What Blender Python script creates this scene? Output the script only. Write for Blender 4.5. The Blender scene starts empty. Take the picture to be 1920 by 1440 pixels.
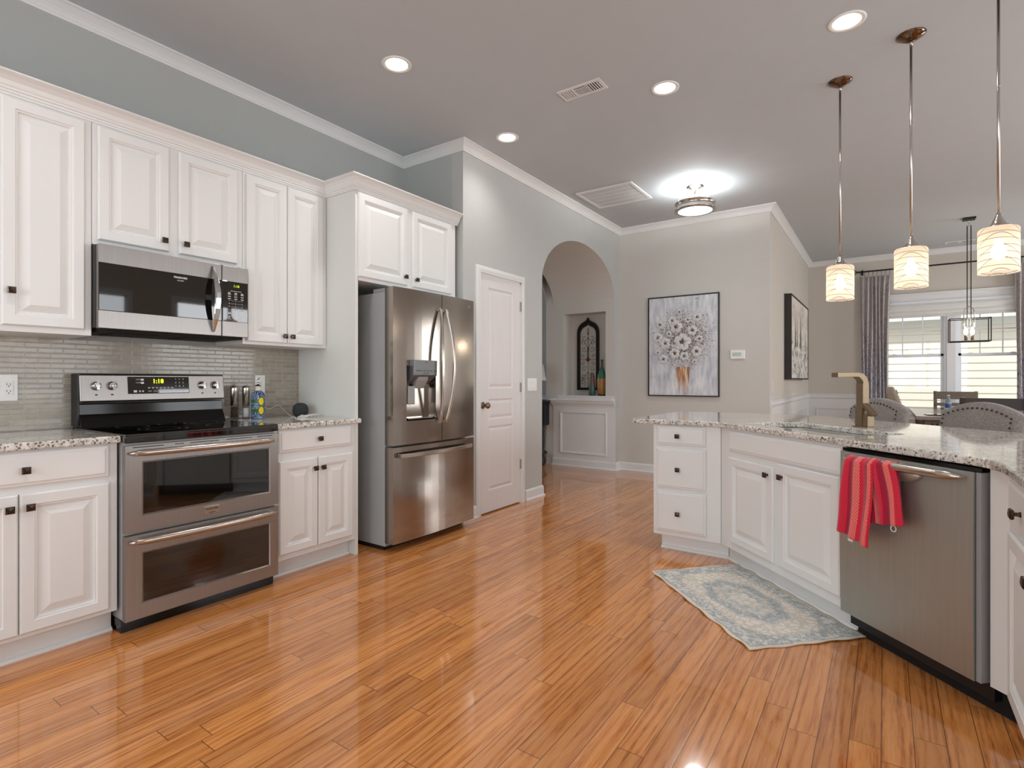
import bpy, bmesh, math, random
from mathutils import Vector, Matrix
random.seed(7)
SC = bpy.context.scene
COL = SC.collection
PI = math.pi
def R(a): return math.radians(a)

# ------------------------------------------------------------------ camera
cd = bpy.data.cameras.new('camera'); cam = bpy.data.objects.new('camera', cd); COL.objects.link(cam)
cam.location = (0, 0, 1.17); cam.rotation_euler = (R(90), 0, R(34.65))
cd.sensor_width = 36; cd.lens = 36 * 1012 / 1920; cd.shift_y = -7 / 1920
cd.clip_start = .02; cd.clip_end = 200
SC.camera = cam
# ------------------------------------------------------------------ view, world, sun, daylight
SC.view_settings.view_transform = 'Standard'; SC.view_settings.look = 'None'
SC.view_settings.gamma = 1; SC.view_settings.use_curve_mapping = False
SC.view_settings.exposure = 0.36
w = bpy.data.worlds.new('sky'); SC.world = w; w.use_nodes = True
bg = w.node_tree.nodes['Background']; bg.inputs[0].default_value = (.86, .93, 1, 1); bg.inputs[1].default_value = 1.15
def light(name, kind, loc, rot, energy, color=(1, 1, 1), size=None, sy=None, spot=None, shape=None, radius=None):
    l = bpy.data.lights.new(name, kind); l.energy = energy; l.color = color
    if kind == 'AREA':
        l.shape = shape or 'RECTANGLE'; l.size = size
        if sy: l.size_y = sy
    if kind == 'SPOT': l.spot_size = R(spot); l.spot_blend = 1; l.shadow_soft_size = radius or .06
    if kind == 'POINT': l.shadow_soft_size = radius or .03
    if kind == 'SUN': l.angle = R(2)
    o = bpy.data.objects.new(name, l); COL.objects.link(o); o.location = loc; o.rotation_euler = rot
    return o
light('sun', 'SUN', (0, 0, 20), (R(35), 0, R(12)), 2.1, (1, .96, .9))
# daylight by unseen windows; right wall and hall ones are added for light (each area light fills one window opening)
light('window_daylight', 'AREA', (-1.9, -2.63, 1.62), (R(90), 0, 0), 42, (.88, .94, 1), 2.2, 1.7)
light('window_daylight', 'AREA', (1.2, -2.63, 1.62), (R(90), 0, 0), 42, (.88, .94, 1), 2.2, 1.7)
light('window_daylight', 'AREA', (3.43, 2.2, 1.55), (R(90), 0, R(90)), 34, (.93, .96, 1), 2.6, 1.9)  # added window in the right wall, brightens the kitchen
light('window_daylight', 'AREA', (3.43, 5.1, 1.55), (R(90), 0, R(90)), 42, (.95, .97, 1), 1.8, 1.9)  # added window, set clear of the fridge door reflection
light('window_daylight', 'AREA', (3.43, 9.0, 1.55), (R(90), 0, R(90)), 40, (.95, .97, 1), 1.2, 1.9)  # added window, brightens the dining wall and streaks the fridge door
light('window_daylight', 'AREA', (-6.52, 5.2, 1.6), (R(90), 0, R(-90)), 7, (.95, .98, 1), 1.5, 1.6)  # added hall window, lights the room beyond the arch

# ------------------------------------------------------------------ materials
MT = {}
def L(c):                                   # sRGB 0..255 -> linear
    return tuple((v / 255 / 12.92) if v / 255 <= .04045 else ((v / 255 + .055) / 1.055) ** 2.4 for v in c) + (1,)
class NT:
    def __init__(s, name):
        s.m = bpy.data.materials.new(name); s.m.use_nodes = True; s.t = s.m.node_tree
        s.b = s.t.nodes['Principled BSDF']; s.out = s.t.nodes['Material Output']
    def n(s, kind, **kw):
        nd = s.t.nodes.new(kind)
        for k, v in kw.items():
            if k.startswith('i_'):
                key = k[2:]
                key = int(key) if key.isdigit() else key.replace('_', ' ')
                nd.inputs[key].default_value = v
            else: setattr(nd, k, v)
        return nd
    def l(s, a, b): s.t.links.new(a, b)
    def math(s, op, a, b=None, c=None):
        nd = s.n('ShaderNodeMath', operation=op)
        for i, v in enumerate((a, b, c)):
            if v is None: continue
            if isinstance(v, (int, float)): nd.inputs[i].default_value = v
            else: s.l(v, nd.inputs[i])
        return nd.outputs[0]
    def ramp(s, fac, stops, interp='LINEAR'):
        nd = s.n('ShaderNodeValToRGB'); nd.color_ramp.interpolation = interp
        e = nd.color_ramp.elements
        while len(e) < len(stops): e.new(.5)
        for k, (p, c) in zip(e, stops): k.position = p; k.color = c
        s.l(fac, nd.inputs[0]); return nd.outputs[0]
    def mix(s, fac, a, b, mode='MIX'):
        nd = s.n('ShaderNodeMix', data_type='RGBA', blend_type=mode)
        for i, v in ((0, fac), (6, a), (7, b)):
            if isinstance(v, (int, float, tuple)): nd.inputs[i].default_value = v
            else: s.l(v, nd.inputs[i])
        return nd.outputs[2]
    def bump(s, h, strength=.2, dist=.002):
        nd = s.n('ShaderNodeBump', i_Strength=strength, i_Distance=dist); s.l(h, nd.inputs['Height'])
        s.l(nd.outputs[0], s.b.inputs['Normal']); return nd
    def coord(s, scale=(1, 1, 1), rot=(0, 0, 0), loc=(0, 0, 0)):
        tc = s.n('ShaderNodeTexCoord'); mp = s.n('ShaderNodeMapping')
        mp.inputs['Scale'].default_value = scale; mp.inputs['Rotation'].default_value = rot; mp.inputs['Location'].default_value = loc
        s.l(tc.outputs['Object'], mp.inputs[0]); return mp.outputs[0]
    def noise(s, co, scale, detail=3, rough=.5, dist=0):
        nd = s.n('ShaderNodeTexNoise', i_Scale=scale, i_Detail=detail, i_Roughness=rough, i_Distortion=dist)
        s.l(co, nd.inputs['Vector']); return nd.outputs['Fac']
def simple(name, c, rough=.5, metal=0, var=.03, nscale=6, bump=0, bscale=200, stretch=(1, 1, 1), spec=.5, coat=0, emit=0, trans=0, ecol=None, aniso=0):
    k = NT(name); col = L(c)
    co = k.coord(stretch); nz = k.noise(co, nscale)
    lo = tuple(v * (1 - var) for v in col[:3]) + (1,); hi = tuple(min(1, v * (1 + var)) for v in col[:3]) + (1,)
    k.l(k.ramp(nz, [(.3, lo), (.7, hi)]), k.b.inputs['Base Color'])
    k.b.inputs['Roughness'].default_value = rough; k.b.inputs['Metallic'].default_value = metal
    k.b.inputs['Specular IOR Level'].default_value = spec; k.b.inputs['Coat Weight'].default_value = coat
    k.b.inputs['Transmission Weight'].default_value = trans; k.b.inputs['Anisotropic'].default_value = aniso
    if bump: k.bump(k.noise(co, bscale, 2), bump, .001)
    if emit:
        k.b.inputs['Emission Color'].default_value = L(ecol or c); k.b.inputs['Emission Strength'].default_value = emit
    MT[name] = k.m; return k.m
simple('paint_blue', (178, 181, 178), .75, var=.01, bump=.03, bscale=350)
simple('paint_grey', (190, 191, 188), .75, var=.01, bump=.03, bscale=350)  # same paint as paint_blue, paled: the pantry wall's stronger light in the colour
simple('paint_greige', (205, 202, 195), .75, var=.01, bump=.03, bscale=350)
simple('paint_beige', (206, 199, 188), .75, var=.01, bump=.03, bscale=350)
simple('paint_ceiling', (190, 195, 198), .8, var=.01, bump=.03, bscale=300)
simple('trim_white', (226, 226, 225), .42, var=.008)
simple('cabinet_white', (230, 230, 228), .36, var=.012, nscale=3)
simple('cabinet_side', (226, 227, 222), .42, var=.01)
simple('door_white', (226, 222, 221), .45, var=.015, nscale=4, bump=.12, bscale=12, stretch=(8, 8, .6))
simple('steel', (160, 155, 151), .38, 1, var=.05, nscale=3, stretch=(60, 60, .6), bump=.03, bscale=40, aniso=.35)
simple('steel_fridge', (168, 160, 152), .15, 1, var=.03, nscale=3, stretch=(60, 60, .4), bump=.02, bscale=30, aniso=.3)
simple('steel_dark', (182, 186, 182), .5, 1, var=.04, nscale=3, stretch=(60, 60, .6), bump=.03, bscale=40)
simple('fridge_side', (166, 168, 168), .35, 0, var=.03, nscale=4)
simple('nickel', (190, 182, 174), .22, 1, var=.03)
simple('chrome', (215, 216, 218), .08, 1, var=.01)
simple('bronze', (82, 66, 57), .24, .85, var=.4, nscale=60)
simple('brushed_bronze', (134, 117, 96), .34, 1, var=.06, nscale=80)
simple('dark_nickel', (120, 100, 84), .15, 1, var=.05)
simple('black_gloss', (8, 8, 8), .1, var=.1, spec=.35)
simple('black_glass', (14, 12, 10), .03, var=.1, spec=.8, coat=.5)
simple('black_plastic', (20, 20, 21), .4, var=.2)
simple('black_matte', (14, 12, 11), .8, var=.2)
simple('black_iron', (27, 24, 22), .5, .3, var=.3)
simple('dispenser_grey', (118, 120, 120), .38, .6, var=.02)
simple('grey_plastic', (150, 150, 150), .4, var=.03)
simple('white_plastic', (236, 236, 232), .35, var=.01)
simple('print_white', (225, 225, 225), .5, var=.01)
simple('print_black', (30, 30, 30), .5, var=.01)
simple('led', (225, 255, 20), .5, emit=1.6, var=.0)
simple('led_dim', (205, 230, 30), .5, emit=.5, var=.0)
simple('red_print', (200, 50, 40), .5, var=.01)
simple('lamp_glow', (255, 250, 242), .5, emit=9)
simple('bowl_glow', (236, 250, 246), .5, emit=5)
simple('bulb_glow', (255, 236, 205), .5, emit=7)
simple('shade_linen', (216, 214, 208), .85, var=.03, nscale=80)
simple('lcd', (184, 196, 188), .3, var=.03)
simple('vinyl_white', (232, 236, 240), .4, var=.01)
simple('soffit_white', (240, 240, 238), .6, var=.01)
simple('roof_shingle', (170, 165, 158), .9, var=.3, nscale=30)
simple('lawn', (150, 150, 128), .95, var=.2, nscale=20)
simple('rope_white', (232, 230, 226), .6, var=.02)
simple('speaker_cloth', (44, 46, 50), .85, var=.3, nscale=600)
simple('peppercorn', (70, 50, 44), .8, var=.8, nscale=300)
simple('salt', (238, 238, 238), .6, var=.05, nscale=300)
simple('rail_dark', (40, 34, 31), .4, .5, var=.1)
simple('roman_white', (224, 224, 220), .7, var=.02)
simple('blue_grey_black', (30, 36, 40), .4, var=.2)
simple('canvas_edge', (46, 38, 34), .5, var=.2)
simple('water_bottle', (170, 190, 205), .1, var=.05, trans=.7)
simple('bottle_label', (60, 90, 140), .4, var=.1)
simple('wood_grey', (112, 98, 84), .5, var=.22, nscale=5, stretch=(2, 18, 18), bump=.1, bscale=8)
simple('wood_dark', (44, 34, 29), .4, var=.25, nscale=5, stretch=(2, 18, 18))
simple('table_top_grey', (142, 134, 126), .22, var=.15, nscale=5, stretch=(14, 1.5, 14))
simple('nailhead', (78, 62, 48), .3, .9, var=.1)

def glass(name, c, rough=.02, alpha=.25):
    k = NT(name); k.t.nodes.remove(k.b)
    tr = k.n('ShaderNodeBsdfTransparent'); tr.inputs[0].default_value = L(c)
    gl = k.n('ShaderNodeBsdfGlossy'); gl.inputs['Roughness'].default_value = rough
    fr = k.n('ShaderNodeLayerWeight', i_Blend=.5); mx = k.n('ShaderNodeMixShader')
    nz = k.noise(k.coord(), 3); f = k.math('ADD', k.math('MULTIPLY', k.math('POWER', fr.outputs['Facing'], 4), .6), k.math('MULTIPLY', nz, .04))
    k.l(f, mx.inputs[0]); k.l(tr.outputs[0], mx.inputs[1]); k.l(gl.outputs[0], mx.inputs[2]); k.l(mx.outputs[0], k.out.inputs[0])
    MT[name] = k.m
glass('window_glass', (252, 252, 252)); glass('clear_glass', (225, 225, 225)); 

def m_floor():
    k = NT('floor_planks'); tc = k.n('ShaderNodeTexCoord'); sp = k.n('ShaderNodeSeparateXYZ'); k.l(tc.outputs['Object'], sp.inputs[0])
    W, LN = .0865, 1.15
    xs = k.math('DIVIDE', k.math('ADD', sp.outputs[0], .01), W); row = k.math('FLOOR', xs); fx = k.math('FRACT', xs)
    wn = k.n('ShaderNodeTexWhiteNoise', noise_dimensions='1D'); k.l(row, wn.inputs['W'])
    ys = k.math('ADD', k.math('DIVIDE', sp.outputs[1], LN), k.math('MULTIPLY', wn.outputs[0], 7.3)); idx = k.math('FLOOR', ys); fy = k.math('FRACT', ys)
    cb = k.n('ShaderNodeCombineXYZ'); k.l(row, cb.inputs[0]); k.l(idx, cb.inputs[1])
    w2 = k.n('ShaderNodeTexWhiteNoise', noise_dimensions='3D'); k.l(cb.outputs[0], w2.inputs['Vector'])
    rnd = w2.outputs['Value']
    # grain, different on each plank
    gv = k.n('ShaderNodeCombineXYZ')
    k.l(k.math('MULTIPLY', sp.outputs[0], 1.0), gv.inputs[0]); k.l(k.math('MULTIPLY', sp.outputs[1], .06), gv.inputs[1]); k.l(k.math('MULTIPLY', rnd, 13.0), gv.inputs[2])
    n1 = k.noise(gv.outputs[0], 26, 4, .65, 1.4); n2 = k.noise(gv.outputs[0], 150, 4, .7, .5)
    wv = k.n('ShaderNodeTexWave', wave_type='BANDS', bands_direction='X', i_Scale=9, i_Distortion=14, i_Detail=3, i_Detail_Scale=1.2)
    k.l(gv.outputs[0], wv.inputs['Vector'])
    g = k.math('ADD', k.math('MULTIPLY', n1, .40), k.math('ADD', k.math('MULTIPLY', n2, .45), k.math('MULTIPLY', wv.outputs['Fac'], .12)))
    base = k.ramp(g, [(.33, L((158, 92, 44))), (.43, L((196, 124, 64))), (.52, L((212, 143, 80))), (.72, L((222, 158, 98)))])
    tone = k.ramp(rnd, [(0, (.82, .78, .74, 1)), (.5, (.96, .94, .93, 1)), (1, (1.08, 1.07, 1.05, 1))])
    c = k.mix(1.0, base, tone, 'MULTIPLY')
    e1 = k.math('MINIMUM', fx, k.math('SUBTRACT', 1, fx)); e1 = k.math('MULTIPLY', e1, W)
    e2 = k.math('MINIMUM', fy, k.math('SUBTRACT', 1, fy)); e2 = k.math('MULTIPLY', e2, LN)
    ed = k.math('MINIMUM', e1, e2); gap = k.math('LESS_THAN', ed, .0014)
    c = k.mix(k.math('MULTIPLY', gap, .75), c, L((70, 34, 14)))
    k.l(c, k.b.inputs['Base Color'])
    k.b.inputs['Roughness'].default_value = .13; k.b.inputs['Coat Weight'].default_value = .6; k.b.inputs['Coat Roughness'].default_value = .03
    k.b.inputs['Specular IOR Level'].default_value = .55
    # boards cup slightly, so reflections wander from board to board
    cup = k.math('MULTIPLY', k.math('POWER', k.math('ABSOLUTE', k.math('SUBTRACT', fx, .5)), 2), -1.0)
    low = k.noise(tc.outputs['Object'], 3.0, 1)
    h = k.math('ADD', k.math('MULTIPLY', cup, .9), k.math('ADD', k.math('MULTIPLY', low, .6), k.math('MULTIPLY', gap, -.4)))
    h = k.math('ADD', h, k.math('MULTIPLY', n2, .06))
    k.bump(h, .25, .003)
    MT['floor_planks'] = k.m
m_floor()

def m_tiles():
    k = NT('glass_mosaic'); tc = k.n('ShaderNodeTexCoord'); sp = k.n('ShaderNodeSeparateXYZ'); k.l(tc.outputs['Object'], sp.inputs[0])
    cb = k.n('ShaderNodeCombineXYZ'); k.l(sp.outputs[1], cb.inputs[0]); k.l(sp.outputs[2], cb.inputs[1])
    br = k.n('ShaderNodeTexBrick', offset=.5, i_Scale=1.0, i_Mortar_Size=.0011, i_Mortar_Smooth=.1, i_Bias=0, i_Brick_Width=.1045, i_Row_Height=.0262)
    br.inputs['Color1'].default_value = L((176, 168, 154)); br.inputs['Color2'].default_value = L((160, 151, 138)); br.inputs['Mortar'].default_value = L((206, 200, 188))
    k.l(cb.outputs[0], br.inputs['Vector'])
    # each tile has a paler pressed centre
    cb2 = k.n('ShaderNodeVectorMath', operation='ADD'); k.l(cb.outputs[0], cb2.inputs[0]); cb2.inputs[1].default_value = (0, 0, 0)
    br2 = k.n('ShaderNodeTexBrick', offset=.5, i_Scale=1.0, i_Mortar_Size=.0045, i_Mortar_Smooth=1.0, i_Brick_Width=.1045, i_Row_Height=.0262)
    br2.inputs['Color1'].default_value = (1, 1, 1, 1); br2.inputs['Color2'].default_value = (1, 1, 1, 1); br2.inputs['Mortar'].default_value = (.80, .80, .79, 1)
    k.l(cb2.outputs[0], br2.inputs['Vector'])
    inner = k.mix(br.outputs['Fac'], br2.outputs['Color'], (1, 1, 1, 1))
    nz = k.noise(cb.outputs[0], 35, 2); v = k.ramp(nz, [(.3, (.92, .92, .92, 1)), (.7, (1.05, 1.05, 1.05, 1))])
    c = k.mix(1.0, k.mix(1.0, br.outputs['Color'], inner, 'MULTIPLY'), v, 'MULTIPLY'); k.l(c, k.b.inputs['Base Color'])
    k.l(k.ramp(br.outputs['Fac'], [(0, (.12,) * 3 + (1,)), (1, (.7,) * 3 + (1,))]), k.b.inputs['Roughness'])
    k.bump(k.math('ADD', k.math('MULTIPLY', br2.outputs['Fac'], -1), k.math('MULTIPLY', nz, .5)), .35, .002)
    MT['glass_mosaic'] = k.m
m_tiles()

def m_granite():
    k = NT('granite'); co = k.coord()
    a = k.noise(co, 26, 5, .65, .4); b = k.noise(co, 85, 4, .7, .3); c = k.noise(co, 9, 3, .5)
    base = k.ramp(a, [(.34, L((182, 173, 160))), (.5, L((222, 218, 210))), (.66, L((240, 237, 232)))])
    base = k.mix(k.ramp(c, [(.42, (0, 0, 0, 1)), (.62, (.5, .5, .5, 1))]), base, L((192, 185, 174)))
    v = k.n('ShaderNodeTexVoronoi', feature='F1', i_Scale=80, i_Randomness=1); k.l(co, v.inputs['Vector'])
    sp = k.math('MULTIPLY', k.math('LESS_THAN', v.outputs['Distance'], .46), k.math('GREATER_THAN', b, .505))
    sp = k.math('MULTIPLY', sp, k.math('GREATER_THAN', a, .36))
    base = k.mix(k.math('MULTIPLY', sp, .85), base, L((66, 60, 57)))
    d = k.noise(co, 48, 3, .6, .8); sm = k.math('GREATER_THAN', d, .62)
    base = k.mix(k.math('MULTIPLY', sm, .6), base, L((112, 104, 98)))
    k.l(base, k.b.inputs['Base Color']); k.b.inputs['Roughness'].default_value = .07; k.b.inputs['Specular IOR Level'].default_value = .5
    k.b.inputs['Coat Weight'].default_value = .15; k.b.inputs['Coat Roughness'].default_value = .03
    MT['granite'] = k.m
m_granite()

def m_fabric(name, c1, c2, sc=900, rough=.95, blobs=None):
    k = NT(name); co = k.coord()
    w1 = k.noise(k.coord((1, 1, .15)), sc, 2); w2 = k.noise(k.coord((.15, .15, 1)), sc, 2)
    f = k.math('MULTIPLY', k.math('ADD', w1, w2), .5)
    c = k.ramp(f, [(.42, L(c1)), (.58, L(c2))])
    if blobs:
        n = k.math('MULTIPLY', k.noise(k.coord((1, 1, .35)), 60, 3, .7), 1.0)
        zz = k.n('ShaderNodeSeparateXYZ'); tc = k.n('ShaderNodeTexCoord'); k.l(tc.outputs['Object'], zz.inputs[0])
        fade = k.ramp(k.math('MULTIPLY', zz.outputs[2], .35), [(.3, (.11,) * 3 + (1,)), (.72, (0,) * 3 + (1,))])
        g1 = k.math('GREATER_THAN', k.math('ADD', n, fade), .615)
        c = k.mix(k.math('MULTIPLY', g1, .8), c, L(blobs[0]))
        n2 = k.noise(k.coord((1.2, 1.2, .3), loc=(3, 1, 2)), 75, 3, .7); g2 = k.math('GREATER_THAN', k.math('ADD', n2, fade), .65)
        c = k.mix(k.math('MULTIPLY', g2, .8), c, L(blobs[1]))
    k.l(c, k.b.inputs['Base Color']); k.b.inputs['Roughness'].default_value = rough; k.b.inputs['Sheen Weight'].default_value = .2
    k.bump(f, .3, .001); MT[name] = k.m
m_fabric('stool_linen', (112, 105, 101), (150, 142, 138), 500)
m_fabric('chair_tweed', (128, 112, 98), (160, 144, 128), 400)
m_fabric('curtain_cloth', (172, 163, 160), (206, 198, 195), 300, .8, ((66, 86, 132), (225, 230, 238)))

def m_rug():
    k = NT('rug_pattern'); tc = k.n('ShaderNodeTexCoord'); sp = k.n('ShaderNodeSeparateXYZ'); k.l(tc.outputs['Object'], sp.inputs[0])
    x, y = sp.outputs[0], sp.outputs[1]                     # local: centre at 0, half sizes .49 x .295
    co = k.coord(); n = k.noise(co, 60, 4, .7, .8); n2 = k.noise(co, 22, 3, .6, 1.5)
    ax, ay = k.math('ABSOLUTE', x), k.math('ABSOLUTE', y)
    dx, dy = k.math('SUBTRACT', .49, ax), k.math('SUBTRACT', .295, ay); d = k.math('MINIMUM', dx, dy)
    cream, blue, taupe = L((226, 221, 212)), L((134, 152, 162)), L((202, 195, 183))
    v = k.n('ShaderNodeTexVoronoi', feature='DISTANCE_TO_EDGE', i_Scale=26); k.l(co, v.inputs['Vector'])
    fl = k.ramp(k.math('ADD', v.outputs['Distance'], k.math('MULTIPLY', k.math('SUBTRACT', n, .5), .5)), [(.04, (0, 0, 0, 1)), (.15, (1, 1, 1, 1))])
    field = k.mix(fl, taupe, cream)
    r = k.math('SQRT', k.math('ADD', k.math('POWER', k.math('MULTIPLY', x, 1.0), 2), k.math('POWER', k.math('MULTIPLY', y, 1.75), 2)))
    ang = k.math('ARCTAN2', k.math('MULTIPLY', y, 1.75), x)
    r = k.math('ADD', r, k.math('MULTIPLY', k.math('SINE', k.math('MULTIPLY', ang, 8)), .014))
    med = k.ramp(r, [(.09, (.2,) * 3 + (1,)), (.12, (.9,) * 3 + (1,)), (.17, (.25,) * 3 + (1,)), (.21, (1,) * 3 + (1,)), (.26, (1,) * 3 + (1,)), (.30, (0,) * 3 + (1,))])
    medf = k.math('MULTIPLY', med, k.ramp(n, [(.4, (.25,) * 3 + (1,)), (.58, (1,) * 3 + (1,))]))
    field = k.mix(medf, field, blue)
    corner = k.math('GREATER_THAN', k.math('ADD', k.math('MULTIPLY', ax, .75), ay), .42)
    field = k.mix(k.math('MULTIPLY', k.math('MULTIPLY', corner, .8), k.ramp(n, [(.42, (.1,) * 3 + (1,)), (.55, (1,) * 3 + (1,))])), field, blue)
    bord = k.mix(k.math('MULTIPLY', k.ramp(k.math('ADD', k.math('MULTIPLY', n, .5), k.math('MULTIPLY', n2, .5)), [(.42, (0,) * 3 + (1,)), (.56, (1,) * 3 + (1,))]), .9), cream, blue)
    inb = k.math('MULTIPLY', k.math('GREATER_THAN', d, .025), k.math('LESS_THAN', d, .085))
    c = k.mix(inb, field, bord)
    for a in (.088, .1, .022):
        ln = k.math('LESS_THAN', k.math('ABSOLUTE', k.math('SUBTRACT', d, a)), .0022); c = k.mix(k.math('MULTIPLY', ln, .6), c, L((150, 146, 138)))
    outer = k.math('LESS_THAN', d, .012); c = k.mix(outer, c, L((222, 208, 190)))
    fade = k.noise(co, 5, 3); c = k.mix(k.math('MULTIPLY', fade, .22), c, cream)
    k.l(c, k.b.inputs['Base Color']); k.b.inputs['Roughness'].default_value = 1; k.bump(k.noise(co, 500, 2), .5, .002)
    MT['rug_pattern'] = k.m
m_rug()

def m_towel():
    k = NT('towel_stripe'); uv = k.n('ShaderNodeUVMap'); sp = k.n('ShaderNodeSeparateXYZ'); k.l(uv.outputs[0], sp.inputs[0])
    u = sp.outputs[0]; v = sp.outputs[1]
    f = k.math('FRACT', k.math('MULTIPLY', u, 1.7))
    red, mag, cor = L((222, 36, 66)), L((160, 10, 56)), L((248, 128, 116))
    c = k.ramp(f, [(0, red), (.22, mag), (.42, cor), (.62, red), (.78, mag), (.9, cor)], 'CONSTANT')
    tri = k.math('PINGPONG', k.math('MULTIPLY', u, 6.8), .5)
    hb = k.math('FRACT', k.math('ADD', k.math('MULTIPLY', v, 46), k.math('MULTIPLY', tri, 5)))
    rib = k.math('GREATER_THAN', hb, .55)
    plain = k.math('GREATER_THAN', k.math('ABSOLUTE', k.math('SUBTRACT', v, .5)), .40)
    hb2 = k.math('GREATER_THAN', k.math('FRACT', k.math('MULTIPLY', u, 60)), .5)
    r2 = k.mix(plain, rib, hb2)
    c = k.mix(k.math('MULTIPLY', r2, .6), c, L((178, 16, 44)))
    k.l(c, k.b.inputs['Base Color']); k.b.inputs['Roughness'].default_value = .95; k.b.inputs['Sheen Weight'].default_value = .3
    k.bump(r2, .5, .002); MT['towel_stripe'] = k.m
m_towel()

def m_siding():
    simple('siding', (240, 231, 217), .6, var=.02, nscale=2)
m_siding()

def m_flower_canvas():          # abstract bouquet of speckles over grey brush strokes; local x 0..0.86, z 0..1.24
    k = NT('bouquet_canvas'); tc = k.n('ShaderNodeTexCoord'); sp = k.n('ShaderNodeSeparateXYZ'); k.l(tc.outputs['Object'], sp.inputs[0]); x, z = sp.outputs[0], sp.outputs[2]
    co = k.coord((1, 1, .22)); a = k.noise(co, 26, 4, .65); b = k.noise(k.coord((1, 1, .6)), 5, 2)
    base = k.ramp(k.math('ADD', k.math('MULTIPLY', a, .6), k.math('MULTIPLY', b, .4)), [(.36, L((172, 175, 186))), (.5, L((206, 208, 214))), (.64, L((232, 233, 235)))])
    cx, cz = k.math('SUBTRACT', x, .44), k.math('SUBTRACT', z, .70)
    r = k.math('SQRT', k.math('ADD', k.math('POWER', k.math('DIVIDE', cx, .40), 2), k.math('POWER', k.math('DIVIDE', cz, .42), 2)))
    co2 = k.coord(); n = k.noise(co2, 70, 3, .75); n2 = k.noise(co2, 28, 4, .7, 1)
    th = k.math('ADD', .468, k.math('MULTIPLY', k.math('MAXIMUM', k.math('SUBTRACT', r, .45), 0), .27))
    dark = k.math('GREATER_THAN', n, th)
    inner = k.ramp(r, [(.4, (1,) * 3 + (1,)), (1.0, (0,) * 3 + (1,))])
    c = k.mix(k.math('MULTIPLY', inner, .45), base, L((176, 168, 158)))
    sc = k.ramp(n2, [(.35, L((70, 54, 46))), (.5, L((134, 112, 96))), (.62, L((232, 230, 228)))])
    c = k.mix(dark, c, sc)
    # gold vase
    hw = k.math('ADD', .055, k.math('MULTIPLY', z, .085)); inside = k.math('MULTIPLY', k.math('LESS_THAN', k.math('ABSOLUTE', k.math('SUBTRACT', x, .44)), hw), k.math('MULTIPLY', k.math('LESS_THAN', z, .36), k.math('GREATER_THAN', z, .03)))
    fz = k.ramp(z, [(.03, (.12,) * 3 + (1,)), (.22, (.9,) * 3 + (1,))])
    vs = k.noise(k.coord((1, 1, .12)), 45, 3); gold = k.ramp(vs, [(.38, L((140, 84, 38))), (.52, L((200, 142, 84))), (.64, L((232, 214, 190)))])
    c = k.mix(k.math('MULTIPLY', inside, fz), c, gold)
    k.l(c, k.b.inputs['Base Color']); k.b.inputs['Roughness'].default_value = .55; k.bump(k.math('ADD', n, a), .5, .004)
    MT['bouquet_canvas'] = k.m
m_flower_canvas()
simple('petal_white', (214, 214, 216), .45, var=.25, nscale=60, bump=.3, bscale=90)
simple('petal_gold', (132, 90, 40), .4, .5, var=.6, nscale=120)
simple('petal_brown', (72, 56, 48), .6, var=.5, nscale=90)

def m_tree_canvas():            # local x 0..1.86 (depth along wall), z 0..1.1
    k = NT('forest_canvas'); tc = k.n('ShaderNodeTexCoord'); sp = k.n('ShaderNodeSeparateXYZ'); k.l(tc.outputs['Object'], sp.inputs[0]); x, z = sp.outputs[0], sp.outputs[2]
    n = k.noise(k.coord((1, 1, 1.5)), 3.5, 3, .55, 1.2); n2 = k.noise(k.coord((1.2, 1, 2.2)), 6, 4, .6, .8)
    c = k.ramp(n, [(.30, L((186, 172, 154))), (.5, L((216, 209, 198))), (.70, L((236, 232, 226)))])
    low = k.math('LESS_THAN', z, .50)
    lc = k.ramp(n2, [(.34, L((84, 84, 80))), (.42, L((168, 162, 150))), (.52, L((214, 211, 204))), (.68, L((236, 236, 234)))])
    c = k.mix(low, c, lc)
    for tx, hw, top in ((.42, .09, .84), (.60, .06, .80), (.95, .12, .92), (1.5, .05, .7)):
        w_ = k.math('MULTIPLY', k.math('SUBTRACT', top, z), hw / (top - .42)); w_ = k.math('MULTIPLY', w_, k.math('ADD', .5, n2))
        t = k.math('MULTIPLY', k.math('LESS_THAN', k.math('ABSOLUTE', k.math('SUBTRACT', x, tx)), w_), k.math('GREATER_THAN', z, .44))
        c = k.mix(k.math('MULTIPLY', t, .85), c, L((62, 52, 46)))
    k.l(c, k.b.inputs['Base Color']); k.b.inputs['Roughness'].default_value = .5; MT['forest_canvas'] = k.m
m_tree_canvas()

def m_vase(name, bands):        # bands: list of (z, colour) for a glazed pot
    k = NT(name); tc = k.n('ShaderNodeTexCoord'); sp = k.n('ShaderNodeSeparateXYZ'); k.l(tc.outputs['Object'], sp.inputs[0])
    zz = k.math('ADD', sp.outputs[2], k.math('MULTIPLY', k.math('SUBTRACT', k.noise(k.coord(), 18, 3), .5), .05))
    c = k.ramp(k.math('MULTIPLY', zz, 2), [(z * 2, L(q)) for z, q in bands], 'CONSTANT'); n = k.noise(k.coord(), 60, 3)
    c = k.mix(k.ramp(n, [(.45, (0,) * 3 + (1,)), (.75, (.8,) * 3 + (1,))]), c, L((92, 62, 34)))
    k.l(c, k.b.inputs['Base Color']); k.b.inputs['Roughness'].default_value = .35; MT[name] = k.m
m_vase('vase_teal_ochre', [(0, (60, 42, 28)), (.02, (168, 122, 62)), (.23, (46, 112, 96)), (.36, (70, 92, 80)), (.45, (60, 48, 40))])
m_vase('vase_brown_teal', [(0, (44, 84, 76)), (.14, (104, 66, 52)), (.29, (80, 48, 42))])

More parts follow.
